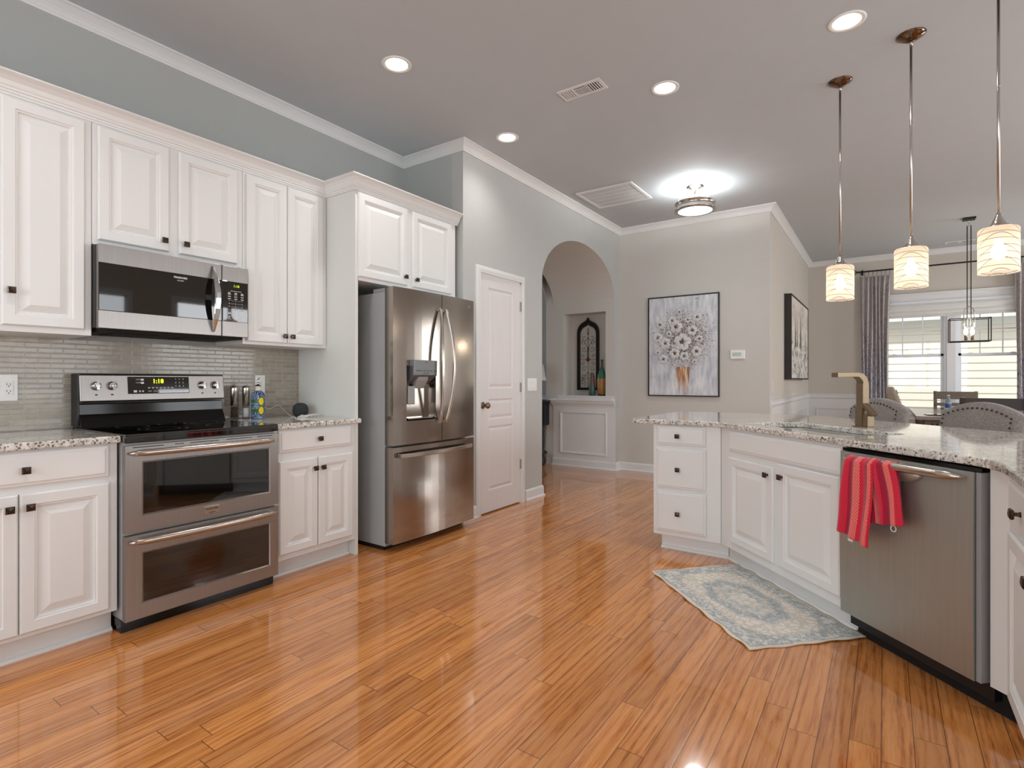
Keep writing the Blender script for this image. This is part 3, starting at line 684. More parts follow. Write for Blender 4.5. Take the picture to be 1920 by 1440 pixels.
# countertops
def counter(name, label, outer, holes, z0, z1, r=.006):
    # outer: CCW polygon; rounded front edge by offset rings
    def off(poly, d):
        P = [Vector(p) for p in poly]; out = []; N = len(P)
        for i in range(N):
            a = (P[i] - P[i - 1]).normalized(); b = (P[(i + 1) % N] - P[i]).normalized(); na, nb_ = Vector((-a.y, a.x)), Vector((-b.y, b.x)); m = na + nb_; m = m / max(.25, m.dot(na)); out.append(P[i] + m * d)
        return out
    bm = bmesh.new(); prof = [(r, z0), (r * .3, z0 + r * .3), (0, z0 + r), (0, z1 - r), (r * .3, z1 - r * .3), (r, z1)]
    for poly in [outer] + holes:
        rg = []
        for d, z in prof: rg.append([bm.verts.new((p.x, p.y, z)) for p in off(poly, d)])
        N = len(poly)
        for k in range(len(rg) - 1):
            for i in range(N): bm.faces.new((rg[k][i], rg[k][(i + 1) % N], rg[k + 1][(i + 1) % N], rg[k + 1][i]))
    bm.edges.ensure_lookup_table()
    for zz in (z0, z1):
        es = [e for e in bm.edges if all(abs(v.co.z - zz) < 1e-6 for v in e.verts)]
        bmesh.ops.triangle_fill(bm, edges=es, use_beauty=True)
    bmesh.ops.recalc_face_normals(bm, faces=bm.faces)
    me = bpy.data.meshes.new(name); bm.to_mesh(me); bm.free(); me.materials.append(MT['granite'])
    o = bpy.data.objects.new(name, me); COL.objects.link(o); return tag(o, label, 'countertop')
counter('countertop', 'granite countertop on the base cabinet left of the range', [(-3.555, .30), (-2.885, .30), (-2.885, 1.016), (-3.555, 1.016)], [], .884, .916)
counter('countertop', 'short granite countertop right of the range, next to the fridge panel', [(-3.555, 1.782), (-2.885, 1.782), (-2.885, 2.40), (-2.919, 2.40), (-2.919, 2.377), (-3.555, 2.377)], [], .884, .916)
struct(slab(XL, XL + .008, .2, 2.378, .917, 1.39), 'trim_backsplash', 'glass_mosaic')

# ------------------------------------------------------------------ range
t = thing('range', 'stainless steel double oven range with black glass cooktop', 'range', (-2.85, 1.022, 0), 90)
W = .754
mb = MB(); mb.box(.004, W - .004, .035, .67, .06, .90); mb.build('body', 'fridge_side', t)
mb = MB(); mb.box(.0, W, .05, .62, .0, .06); mb.build('base', 'black_gloss', t)
def oven_door(z0, z1, wz0, wz1, hz, name='oven_door'):
    mb = MB(); x0, x1 = .068, .706
    h = z1 - z0
    # frame with a window opening
    y = 0; yb = .034
    mb.add([(0, y, z0), (x0, y, z0), (x0, y, z1), (0, y, z1)], [(0, 1, 2, 3)]); mb.add([(x1, y, z0), (W, y, z0), (W, y, z1), (x1, y, z1)], [(0, 1, 2, 3)])
    mb.add([(x0, y, z0), (x1, y, z0), (x1, y, wz0), (x0, y, wz0)], [(0, 1, 2, 3)]); mb.add([(x0, y, wz1), (x1, y, wz1), (x1, y, z1), (x0, y, z1)], [(0, 1, 2, 3)])
    mb.rings(x1 - x0, wz1 - wz0, [(0, 0), (.004, .005), (.006, .005)], x0=x0, z0=wz0)
    for a, b in (((0, z0), (W, z0)), ((W, z0), (W, z1)), ((W, z1), (0, z1)), ((0, z1), (0, z0))): mb.add([(a[0], 0, a[1]), (b[0], 0, b[1]), (b[0], yb, b[1]), (a[0], yb, a[1])], [(0, 1, 2, 3)])
    mb.add([(0, yb, z0), (W, yb, z0), (W, yb, z1), (0, yb, z1)], [(3, 2, 1, 0)])
    o = mb.build(name, 'steel', t, recalc=False)
    MB().rings(x1 - x0 - .01, wz1 - wz0 - .01, [(0, .006), (.002, .004), (.05, .004)], x0=x0 + .005, z0=wz0 + .005).build('oven_window', 'black_glass', o, recalc=False)
    n = 24; pts = []; rs = []
    for k in range(n + 1):
        u = k / n; pts.append((.012 + (W - .024) * u, -.012 - .030 * math.sin(PI * u) ** .6, hz)); rs.append(.004 + .011 * min(1, math.sin(PI * u) * 4) ** .5)
    hb = MB().tube(pts, .014, 14, rs=rs); hb.box(.03, .06, -.03, 0, hz - .008, hz + .008); hb.box(W - .06, W - .03, -.03, 0, hz - .008, hz + .008)
    hb.build('handle', 'nickel', o); return o
oven_door(.062, .452, .128, .368, .424)
od = oven_door(.466, .868, .538, .792, .834)
mb = MB(); mb.rings(.078, .042, [(0, 0), (0, -.003), (.002, -.004)], x0=.345, z0=.484); mb.build('badge', 'nickel', od)
mb = MB(); mb.text('FRIGIDAIRE', .0125, .384, .511, -.0045, 'CENTER'); mb.text('GALLERY', .008, .384, .493, -.0045, 'CENTER'); mb.build('badge_lettering', 'print_black', od)
mb = MB(); 
for a, b in ((.03, .16), (.21, .25), (.28, .42), (.46, .60), (.63, .72)): mb.box(a, b, -.0006, .004, .857, .8605)
mb.build('vent_slots', 'black_matte', od)
mb = MB(); mb.box(-.002, W + .002, .0, .045, .88, .912); mb.box(-.002, W + .002, .002, .64, .90, .921); mb.build('cooktop', 'black_glass', t, bevel=.006, seg=3)
mb = MB()
for (bx, by, br) in ((.25, .22, .11), (.25, .22, .075), (.55, .20, .09), (.20, .46, .075), (.56, .44, .105), (.56, .44, .07), (.385, .50, .045)):
    n = 48; vs = []; fs = []
    for k in range(n): a = 2 * PI * k / n; vs += [(bx + math.cos(a) * br, by + math.sin(a) * br, .9216), (bx + math.cos(a) * (br - .0016), by + math.sin(a) * (br - .0016), .9216)]
    fs = [(2 * k, 2 * ((k + 1) % n), 2 * ((k + 1) % n) + 1, 2 * k + 1) for k in range(n)]; mb.add(vs, fs)
mb.build('burner_rings', 'grey_plastic', t)
mb = MB(); mb.prism([(.560, .921), (.60, .99), (.605, 1.045), (.69, 1.045), (.69, .60), (.66, .60), (.64, .921)], .006, W - .006, M=Matrix(((0, 0, 1, 0), (1, 0, 0, 0), (0, 1, 0, 0), (0, 0, 0, 1))))
mb.build('backguard', 'black_gloss', t, bevel=.004)
mb = MB(); mb.prism([(.59, 1.052), (.584, 1.062), (.598, 1.195), (.606, 1.206), (.675, 1.206), (.69, 1.19), (.69, 1.052)], .008, W - .002, M=Matrix(((0, 0, 1, 0), (1, 0, 0, 0), (0, 1, 0, 0), (0, 0, 0, 1))))
cpn = mb.build('control_panel', 'steel', t, bevel=.006, seg=3)
MB().box(.0, .008, .60, .69, .93, 1.205).build('end_cap', 'black_plastic', t)
tilt = Matrix.Translation((0, .584, 1.062)) @ Matrix.Rotation(-math.atan2(.014, .133), 4, 'X')
def on_panel(mb): mb.v = [tuple(tilt @ Vector(p)) for p in mb.v]; return mb
mb = MB(); mb.rings(.318, .096, [(.0, 0), (0, -.003), (.003, -.004)], x0=.224, z0=.032); on_panel(mb); mb.build('display', 'black_glass', cpn)
mb = MB(); y = -.0042
mb.m = 0
for i, ch in enumerate('123456789'): mb.text(ch, .0125, .468 + .0205 * (i % 3), .115 - .021 * (i // 3), y, 'CENTER')
mb.text('START', .0075, .468, .046, y, 'CENTER'); mb.text('0', .0125, .489, .047, y, 'CENTER'); mb.text('OFF', .0085, .509, .047, y, 'CENTER')
mb.text('UPPER', .008, .262, .112, y); mb.text('LOWER', .008, .262, .094, y); mb.box(.287, .302, y - .0006, y, .106, .117); mb.box(.287, .302, y - .0006, y, .088, .099)
for q, wds in enumerate(('BAKE', 'BROIL', 'CONVECT', 'WARM', 'PROOF')): mb.text(wds, .0075, .322 + .028 * q, .046, y)
for q in range(7): mb.box(.321 + .02 * q, .334 + .02 * q, y - .0006, y, .066, .0685); mb.box(.323 + .02 * q, .332 + .02 * q, y - .0006, y, .061, .0632)
mb.box(.25, .266, y - .0006, y, .04, .052); mb.lathe([(.005, 0), (.005, .0006)], 14, M=Matrix.Translation((.281, y, .046)) @ Matrix.Rotation(R(90), 4, 'X')); mb.lathe([(.005, 0), (.005, .0006)], 14, M=Matrix.Translation((.296, y, .046)) @ Matrix.Rotation(R(90), 4, 'X'))
on_panel(mb).build('key_lettering', 'print_white', cpn)
mb = MB(); mb.text('1:18', .034, .375, .102, y, 'CENTER', bold=.0006); on_panel(mb).build('clock_digits', 'led', cpn)
kn = MB(); Mx = Matrix.Rotation(R(90), 4, 'X'); kn.lathe([(.024, 0), (.024, .005), (.021, .014), (.018, .024), (.016, .026)], 24, M=Mx); kn.box(-.006, .006, -.034, -.02, -.021, .021)
knm = kn.mesh('knob', 'chrome')
for kx in (.078, .150, .618, .694):
    p = tilt @ Vector((kx, 0, .078)); inst(knm, 'knob', cpn, p, (R(-6), 0, 0))
for kx in (.078, .150, .618, .694):
    mb = MB()
    for a in range(-3, 4): mb.box(kx + .03 * math.sin(a * .6) - .0007, kx + .03 * math.sin(a * .6) + .0007, -.0005, 0, .078 + .03 * math.cos(a * .6) - .001, .078 + .03 * math.cos(a * .6) + .001)
    mb.rings(.012, .007, [(0, -.0005), (.001, -.0005)], x0=kx - .006, z0=.027)
    on_panel(mb).build('dial_marks', 'print_black', cpn)

# ------------------------------------------------------------------ microwave
t = thing('microwave', 'stainless over-the-range microwave under the short wall cabinet', 'microwave', (-3.15, 1.016, 1.425), 90)
W = .752; H = .413
MB().box(0, W, .03, .39, .006, H).build('body', 'black_plastic', t)
mb = MB(); mb.box(0, .594, 0, .028, 0, H); od = mb.build('door', 'steel', t, bevel=.003)
MB().rings(.594, .236, [(0, .0), (0, -.002), (.003, -.003)], x0=0, z0=.087).build('door_glass', 'black_glass', od)
mb = MB(); mb.text('FRIGIDAIRE', .0135, .372, .301, -.0034, 'CENTER', bold=.0003); mb.text('GALLERY', .0085, .372, .285, -.0034, 'CENTER'); mb.build('lettering', 'print_white', od)
pts = [(.545, -.005, .02)] + [(.545 + .0 * u, -.012 - .05 * math.sin(PI * u / 12), .03 + .355 * u / 12) for u in range(13)] + [(.545, -.005, .395)]
mb = MB(); n = len(pts); vs = []; fs = []
for x, y, z in pts:
    hw = .006 + .013 * math.sin(PI * (z - .01) / .395); vs += [(x - hw, y + .004, z), (x + hw, y + .004, z), (x + hw * .7, y - .006, z), (x - hw * .7, y - .006, z)]
for i in range(n - 1):
    for j in range(4): fs.append((4 * i + j, 4 * i + (j + 1) % 4, 4 * i + 4 + (j + 1) % 4, 4 * i + 4 + j))
fs += [(0, 1, 2, 3), (4 * n - 4, 4 * n - 3, 4 * n - 2, 4 * n - 1)]
mb.add(vs, fs, False); mb.build('handle', 'chrome', od, bevel=.002)
cp_ = MB().box(.597, W, 0, .028, 0, H).build('control_panel', 'steel', t, bevel=.003)
MB().rings(.150, .236, [(0, 0), (0, -.002), (.002, -.003)], x0=.598, z0=.087).build('control_glass', 'black_glass', cp_)
mb = MB(); y = -.0034
for i, ch in enumerate('123456789'): mb.text(ch, .0115, .636 + .038 * (i % 3), .212 - .0185 * (i // 3), y, 'CENTER')
for r_ in range(3):
    for c_ in range(3): mb.box(.628 + .038 * c_, .645 + .038 * c_, y - .0005, y, .246 - .013 * r_, .250 - .013 * r_); 
for c_ in range(3): mb.box(.629 + .038 * c_, .644 + .038 * c_, y - .0005, y, .254, .258)
mb.text('Auto Sensor Cook', .0085, .676, .268, y, 'CENTER'); mb.text('0', .0115, .674, .156, y, 'CENTER'); mb.text('START', .0075, .712, .156, y, 'CENTER')
for r_ in range(2):
    for c_ in range(3): mb.box(.628 + .038 * c_, .646 + .038 * c_, y - .0005, y, .138 - .006 * r_, .1415 - .006 * r_)
for c_ in range(3): mb.box(.632 + .038 * c_, .642 + .038 * c_, y - .0005, y, .112, .119); mb.box(.629 + .038 * c_, .646 + .038 * c_, y - .0005, y, .102, .105)
for r_ in range(3): mb.box(.643, .667, y - .0003, y, .2115 - .0185 * r_, .2122 - .0185 * r_); mb.box(.681, .705, y - .0003, y, .2115 - .0185 * r_, .2122 - .0185 * r_)
mb.build('key_lettering', 'print_white', cp_)
mb = MB(); mb.text('STOP', .0075, .636, .158, y, 'CENTER'); mb.build('stop_lettering', 'red_print', cp_)
mb = MB(); mb.text('1:18', .021, .678, .297, y, 'CENTER'); mb.build('clock_digits', 'led_dim', cp_)
mb = MB(); mb.box(.02, W - .02, .03, .38, -.012, .008); mb.box(.1, .3, .08, .3, -.016, -.01); mb.box(.44, .64, .08, .3, -.016, -.01); mb.build('underside_vent', 'black_matte', t)

# ------------------------------------------------------------------ refrigerator
t = thing('refrigerator', 'tall stainless french door refrigerator with water dispenser', 'refrigerator', (-2.72, 2.535, 0), 90)
W = .866
mb = MB(); mb.box(.008, W - .008, .09, .80, .03, 1.775); mb.build('body', 'fridge_side', t, bevel=.004)
MB().box(.02, W - .02, .12, .78, 0, .03).build('base', 'black_matte', t)
for a_, b_ in ((.012, .10), (W - .10, W - .012)): MB().box(a_, b_, .02, .22, 1.776, 1.803).build('hinge_cover', 'grey_plastic', t, bevel=.004)
def curved_door(x0, x1, z0, z1, name, bow=.018, hole=None):
    # door slab whose front bows gently outwards in plan over the full fridge width
    def yf(x): u = (x / W) * 2 - 1; return -bow * (1 - u * u) + bow * .35
    xs = [x0 + (x1 - x0) * k / 12 for k in range(13)]; zs = [z0, z1]
    if hole:
        hx0, hx1, hz0, hz1 = hole; xs = sorted(set([x for x in xs if not (hx0 - .01 < x < hx1 + .01)] + [hx0, hx1] + [hx0 + (hx1 - hx0) * k / 4 for k in range(1, 4)])); zs = [z0, hz0, hz1, z1]
    mb = MB(); nx = len(xs)
    for j in range(len(zs) - 1):
        for i in range(nx - 1):
            if hole and j == 1 and xs[i] >= hx0 - 1e-6 and xs[i + 1] <= hx1 + 1e-6: continue
            mb.add([(xs[i], yf(xs[i]), zs[j]), (xs[i + 1], yf(xs[i + 1]), zs[j]), (xs[i + 1], yf(xs[i + 1]), zs[j + 1]), (xs[i], yf(xs[i]), zs[j + 1])], [(0, 1, 2, 3)], True)
    D = .085
    for x, a in ((x0, 1), (x1, -1)): mb.add([(x, yf(x), z0), (x, D, z0), (x, D, z1), (x, yf(x), z1)], [(0, 1, 2, 3)])
    for z in (z0, z1): mb.add([(x, yf(x), z) for x in xs] + [(x1, D, z), (x0, D, z)], [tuple(range(nx + 2))])
    mb.add([(x0, D, z0), (x1, D, z0), (x1, D, z1), (x0, D, z1)], [(3, 2, 1, 0)])
    if hole:
        yi = .05
        A = [(hx0, hz0), (hx1, hz0), (hx1, hz1), (hx0, hz1)]; I = [(hx0 + .012, hz0 + .012), (hx1 - .012, hz0 + .012), (hx1 - .012, hz1 - .01), (hx0 + .012, hz1 - .01)]
        for k in range(4):
            a, b = A[k], A[(k + 1) % 4]; c, d = I[(k + 1) % 4], I[k]
            mb.add([(a[0], yf(a[0]), a[1]), (b[0], yf(b[0]), b[1]), (c[0], yi, c[1]), (d[0], yi, d[1])], [(0, 1, 2, 3)])
        mb.add([(p[0], yi, p[1]) for p in I], [(0, 1, 2, 3)])
    return mb.build(name, 'steel_fridge', t), yf
dl, yf = curved_door(0, .466, .726, 1.806, 'left_door', hole=(.118, .402, .888, 1.272))
dr, yf = curved_door(.472, W, .726, 1.806, 'right_door')
fz, yf = curved_door(0, W, .058, .712, 'freezer_drawer')
def vhandle(par, x, lean):
    pts = []; n = 22
    for k in range(n + 1):
        u = k / n; b = math.sin(PI * u); pts.append((x + lean * (1 - b) * .030 - lean * .012, -.028 - .052 * b ** .8, .860 + .835 * u))
    mb = MB(); vs = []; fs = []
    for x_, y_, z_ in pts: vs += [(x_ - .013, y_ + .006, z_), (x_ + .013, y_ + .006, z_), (x_ + .011, y_ - .008, z_), (x_ - .011, y_ - .008, z_)]
    for i in range(n):
        for j in range(4): fs.append((4 * i + j, 4 * i + (j + 1) % 4, 4 * i + 4 + (j + 1) % 4, 4 * i + 4 + j))
    fs += [(0, 1, 2, 3), (4 * n, 4 * n + 1, 4 * n + 2, 4 * n + 3)]; mb.add(vs, fs)
    for z_ in (.866, 1.689): mb.box(pts[0][0] - .01, pts[0][0] + .01, -.03, .0, z_ - .012, z_ + .012)
    mb.build('handle', 'nickel', par, bevel=.003)
vhandle(dl, .418, 1); vhandle(dr, .518, -1)
pts = [(.035 + (W - .1) * k / 20, -.028 - .038 * math.sin(PI * k / 20) ** .7, .655) for k in range(21)]
mb = MB(); vs = []; fs = []
for x_, y_, z_ in pts: vs += [(x_, y_ + .007, z_ - .017), (x_, y_ - .006, z_ - .014), (x_, y_ - .006, z_ + .014), (x_, y_ + .007, z_ + .017)]
for i in range(20):
    for j in range(4): fs.append((4 * i + j, 4 * i + (j + 1) % 4, 4 * i + 4 + (j + 1) % 4, 4 * i + 4 + j))
fs += [(0, 1, 2, 3), (80, 81, 82, 83)]; mb.add(vs, fs); mb.box(.035, .06, -.03, 0, .642, .668); mb.box(W - .09, W - .065, -.03, 0, .642, .668); mb.build('handle', 'nickel', fz, bevel=.003)
# dispenser head, chute, paddle, drip tray
mb = MB(); mb.prism([(-.045, 1.312), (-.042, 1.205), (.05, 1.14), (.05, 1.27), (-.005, 1.312)], .150, .382, M=Matrix(((0, 0, 1, 0), (1, 0, 0, 0), (0, 1, 0, 0), (0, 0, 0, 1)))); dh = mb.build('dispenser_head', 'dispenser_grey', dl, bevel=.004)
mb = MB()
for k, x_ in enumerate((.172, .20, .238, .275, .31, .35)): mb.box(x_, x_ + .018, -.0478, -.0455, 1.235, 1.239)
mb.box(.24, .30, -.0478, -.0455, 1.219, 1.222); mb.box(.255, .275, -.049, -.046, 1.296, 1.299); mb.build('dispenser_keys', 'print_black', dl)
mb = MB(); mb.prism([(-.03, 1.205), (-.02, 1.17), (.02, 1.11), (.04, 1.12), (.03, 1.20)], .21, .31, M=Matrix(((0, 0, 1, 0), (1, 0, 0, 0), (0, 1, 0, 0), (0, 0, 0, 1)))); mb.build('ice_chute', 'grey_plastic', dl, bevel=.006)
mb = MB(); mb.box(.145, .215, .012, .024, 1.0, 1.13, M=Matrix.Translation((0, 0, 0))); mb.build('water_paddle', 'grey_plastic', dl, bevel=.008, seg=3)
MB().box(.135, .39, .0, .05, .896, .906).build('drip_tray', 'chrome', dl, bevel=.002)
mb = MB(); mb.lathe([(.011, 0), (.011, .0012)], 20, M=Matrix.Translation((.802, yf(.802) - .0002, 1.752)) @ Matrix.Rotation(R(90), 4, 'X')); mb.text('LG', .022, .818, 1.752, yf(.82) - .001); mb.build('brand_mark', 'nickel', dr)

# ------------------------------------------------------------------ island
t = cab_base('white island cabinet with a stack of three drawers', .4505, .865, (-1.3275, 3.655, 0), 0, .58, toe_l=.035, toe_r=.033)
front('w', t, .025, .728, .332, .130, (.15, .064)); front('w', t, .025, .434, .334, .272, (.152, .132)); front('w', t, .025, .137, .336, .275, (.152, .13))
S = 2 ** .5
sink_o = (-.876, 3.660)
t = cab_base('white sink cabinet with two doors on the diagonal of the island', 1.03, .865, (sink_o[0], sink_o[1], 0), -45, .56, open_top=True, toe_l=-.02)
front('f', t, .108, .727, .90, .124)
front('d', t, .108, .158, .426, .53, (.384, .482)); front('d', t, .578, .158, .43, .56, (.034, .49))
DWO = (-.1476, 2.9316)
t = thing('dishwasher', 'stainless dishwasher with bar handle built into the island', 'dishwasher', (DWO[0], DWO[1], 0), -45)
MB().box(.004, .632, .02, .56, .05, .86).build('body', 'black_plastic', t)
MB().box(.01, .70, .055, .3, .0, .108).build('toe_kick', 'black_matte', t)
mb = MB(); n = 12; vs = []; fs = []
for k in range(n + 1):
    u = k / n; z = .112 + (.846 - .112) * u; yv = -.030 - .006 * math.sin(PI * u); vs += [(.001, yv, z), (.603, yv, z)]
for k in range(n): fs.append((2 * k, 2 * k + 1, 2 * k + 3, 2 * k + 2))
mb.add(vs, fs, True); 
L0 = [vs[2 * k] for k in range(n + 1)]; R0 = [vs[2 * k + 1] for k in range(n + 1)]
mb.add(L0 + [(.001, .018, .846), (.001, .018, .112)], [tuple(range(n + 3))]); mb.add(R0 + [(.603, .018, .846), (.603, .018, .112)], [tuple(range(n + 3))])
q4(mb, (.001, -.03, .846), (.603, -.03, .846), (.603, .018, .846), (.001, .018, .846)); q4(mb, (.001, -.03, .112), (.603, -.03, .112), (.603, .018, .112), (.001, .018, .112)); q4(mb, (.001, .018, .112), (.603, .018, .112), (.603, .018, .846), (.001, .018, .846))
dd = mb.build('door', 'steel_dark', t)
MB().box(.604, .622, -.024, .02, .112, .846).build('door_edge', 'grey_plastic', dd, bevel=.002)
MB().box(.002, .62, -.02, .03, .848, .862).build('control_strip', 'black_gloss', t)
pts = []; rs = []
for k in range(25): u = k / 24; pts.append((.022 + .556 * u, -.034 - .042 * math.sin(PI * u) ** .55, .824)); rs.append(.003 + .013 * min(1, 3 * math.sin(PI * u)) ** .6)
mb = MB(); mb.tube(pts, .014, 14, rs=rs); mb.build('handle', 'nickel', dd)
mb = MB(); mb.lathe([(.11, 0), (.105, .012), (.08, .02), (.0001, .024)], 32, sy=.35, M=Matrix.Translation((.30, -.034, .80)) @ Matrix.Rotation(R(90), 4, 'X')); mb.build('handle_recess', 'steel_dark', dd)
# filler and the cabinet running towards the camera
t = thing('filler_panel', 'white filler panel at the right end of the dishwasher', 'panel', (.3005, 2.4835, 0), -45)
MB().box(.0, .064, 0, .5, .108, .865).build('body', 'cabinet_white', t)
t = cab_base('white island cabinet at the right edge of the picture with drawer and door', 1.0, .865, (.3465, 2.43, 0), -90, .58)
front('w', t, .07, .70, .42, .15, (.21, .075)); front('d', t, .07, .137, .42, .545, (.39, .49)); front('w', t, .53, .70, .42, .15, (.21, .075)); front('d', t, .53, .137, .42, .545, (.03, .49))
def sd(s, d): return ((s + d) / S, (-s + d) / S)          # s along (1,-1), d = (x+y)/sqrt2
hole = []
d0, d1, s0, s1, rr = 2.755 / S + .125, 2.755 / S + .49, -3.10, -2.28, .09
for (cs_, cd_, a0) in ((s0 + rr, d0 + rr, 180), (s1 - rr, d0 + rr, 270), (s1 - rr, d1 - rr, 0), (s0 + rr, d1 - rr, 90)):
    for k in range(6): a = R(a0 + 18 * k); hole.append(sd(cs_ + rr * math.cos(a), cd_ + rr * math.sin(a)))
def arc(c, r, a0, a1, n=8): return [(c[0] + r * math.cos(R(a0 + (a1 - a0) * k / n)), c[1] + r * math.sin(R(a0 + (a1 - a0) * k / n))) for k in range(n + 1)]
def fillet(poly, rads):
    out = []; N = len(poly)
    for i in range(N):
        p = Vector(poly[i]); a = (Vector(poly[i - 1]) - p); b = (Vector(poly[(i + 1) % N]) - p); la, lb = a.length, b.length; a.normalize(); b.normalize()
        r_ = rads[i]
        if not r_: out.append((p.x, p.y)); continue
        r_ = min(r_, la / 2, lb / 2); A = p + a * r_; B = p + b * r_
        for k in range(9): u = k / 8; q = A * (1 - u) ** 2 + p * 2 * u * (1 - u) + B * u * u; out.append((q.x, q.y))
    return out
outer = fillet([(-1.48, 3.62), (-.872, 3.62), (.312, 2.436), (.312, 1.20), (1.15, 1.20), (1.15, 3.18), (-.42, 4.75), (-1.48, 4.75)], [.04, .12, .12, 0, 0, .1, .1, .06])
ctop = counter('island_countertop', 'large angled granite countertop on the kitchen island', outer, [hole[::-1]], .868, .900)
t = thing('sink', 'stainless undermount sink set into the island countertop', 'sink', (0, 0, 0), 0)
mb = MB(); H0 = [Vector(p) for p in hole]; c0 = sum(H0, Vector((0, 0))) / len(H0); n = len(H0); vs = []; fs = []
for sc_, z in ((1.05, .867), (1.01, .867), (1.0, .86), (.97, .70), (.92, .672), (.15, .664)): vs += [((c0 + (p - c0) * sc_).x, (c0 + (p - c0) * sc_).y, z) for p in H0]
for k in range(5):
    for j in range(n): fs.append((k * n + j, k * n + (j + 1) % n, (k + 1) * n + (j + 1) % n, (k + 1) * n + j))
fs.append(tuple(range(5 * n, 6 * n))); mb.add(vs, fs, True); mb.build('basin', 'steel_dark', t, recalc=False)
MB().lathe([(.045, .664), (.045, .668), (.03, .669), (.028, .666)], 24, (c0.x, c0.y, 0)).build('drain', 'chrome', t)
t = thing('faucet', 'square brushed bronze faucet standing behind the sink', 'faucet', (-.107, 3.728, .900), -45)
MB().box(-.042, .062, -.032, .032, 0, .004).build('base_plate', 'brushed_bronze', t, bevel=.001)
mb = MB(); prof = []
n = 10; cols = [(0.0, .30)]
cl = [(0, 0, .004), (0, 0, .105), (0, 0, .235)]
path = [(0, .004), (0, .25)] + [(-.055 + .055 * math.cos(R(a)), .25 + .052 * math.sin(R(a))) for a in range(10, 91, 10)] + [(-.10, .302), (-.185, .300)]
vs = []; fs = []
for i, (yy, zz) in enumerate(path):
    a = Vector(path[max(i - 1, 0)]); b = Vector(path[min(i + 1, len(path) - 1)]); d = (b - a).normalized(); nn = Vector((d.y, -d.x)); th = .021 if i < 2 else (.017 if i < 8 else .013)
    for sx_, sn in ((-1, -1), (1, -1), (1, 1), (-1, 1)): vs.append((sx_ * .024, yy + nn.x * sn * th, zz + nn.y * sn * th))
m_ = len(path)
for i in range(m_ - 1):
    for j in range(4): fs.append((4 * i + j, 4 * i + (j + 1) % 4, 4 * i + 4 + (j + 1) % 4, 4 * i + 4 + j))
fs += [(0, 1, 2, 3), (4 * m_ - 4, 4 * m_ - 3, 4 * m_ - 2, 4 * m_ - 1)]; mb.add(vs, fs); mb.build('spout', 'brushed_bronze', t, bevel=.0015)
MB().box(-.027, .022, -.026, .026, .004, .11).build('column', 'brushed_bronze', t, bevel=.0015)
MB().box(.024, .058, -.022, .022, .004, .072).build('handle_block', 'brushed_bronze', t, bevel=.0015)
mb = MB(); M_ = Matrix.Translation((.045, -.0, .105)) @ Matrix.Rotation(R(42), 4, 'Y'); mb.box(-.05, .05, -.018, .018, -.011, .011, M=M_); mb.bar((.042, 0, .06), (.05, 0, .10), .02, .02); mb.build('lever', 'brushed_bronze', t, bevel=.0015)

# ------------------------------------------------------------------ towel on the dishwasher handle
def towel():
    t = thing('hand_towel', 'red and coral striped towel hanging on the dishwasher handle', 'towel', (DWO[0], DWO[1], 0), -45)
    def sheet(x0a, x1a, x0b, x1b, zlow0, zlow1, yoff, wav, ph, back=.16, u0=0, u1=1, name='cloth'):
        nu, nf, nb_ = 40, 34, 10; mb = MB(); vs = []; uvs = []
        zt = .843
        for i in range(nu + 1):
            u = i / nu
            for j in range(nf + nb_ + 1):
                if j < nb_:        # behind the bar
                    v = (nb_ - j) / nb_; z = zt - .006 - back * v; y = -.062 + .008 * v; x = x0a + (x1a - x0a) * u; vv = .5 - .3 * v
                else:
                    v = (j - nb_) / nf; zl = zlow0 + (zlow1 - zlow0) * u
                    z = zt + (zl - zt) * v; x = (x0a + (x1a - x0a) * u) * (1 - v) + (x0b + (x1b - x0b) * u) * v
                    a = min(1, v * 3.2); rnd_ = -.094 if v > .05 else -.094 + (.05 - v) * .5
                    y = rnd_ + yoff - (wav * math.sin(u * 3.1 * PI * 2 * .8 + ph) * (.35 + .65 * v)) - .006 * math.sin(v * 5 + u * 3); vv = .5 + .5 * v
                vs.append((x, y, z)); uvs.append((u0 + (u1 - u0) * u, vv))
        m = nf + nb_ + 1; fs = [(i * m + j, (i + 1) * m + j, (i + 1) * m + j + 1, i * m + j + 1) for i in range(nu) for j in range(m - 1)]
        mb.add(vs, fs, True); me = mb.mesh(name, 'towel_stripe', recalc=False)
        ul = me.uv_layers.new(name='UVMap')
        for lp_ in me.loops: ul.data[lp_.index].uv = uvs[lp_.vertex_index]
        o = bpy.data.objects.new(name, me); COL.objects.link(o); o.parent = t
        s = o.modifiers.new('thick', 'SOLIDIFY'); s.thickness = .004; s.offset = 0
        return o
    sheet(.115, .255, .062, .236, .50, .472, -.012, .010, .4, u0=0, u1=.62, name='front_fold')
    sheet(.20, .335, .222, .384, .572, .60, .004, .008, 1.9, u0=.45, u1=1.05, name='rear_fold')
    pts = [(.34 + .012 * math.cos(a), -.093, .580 + .012 * math.sin(a)) for a in [2 * PI * k / 12 for k in range(12)]]
    MB().tube(pts, .002, 6, closed=True).build('hanging_loop', 'rope_white', t)
    MB().box(.115, .14, -.096, -.094, .468, .50).build('care_tag', 'rope_white', t)
towel()

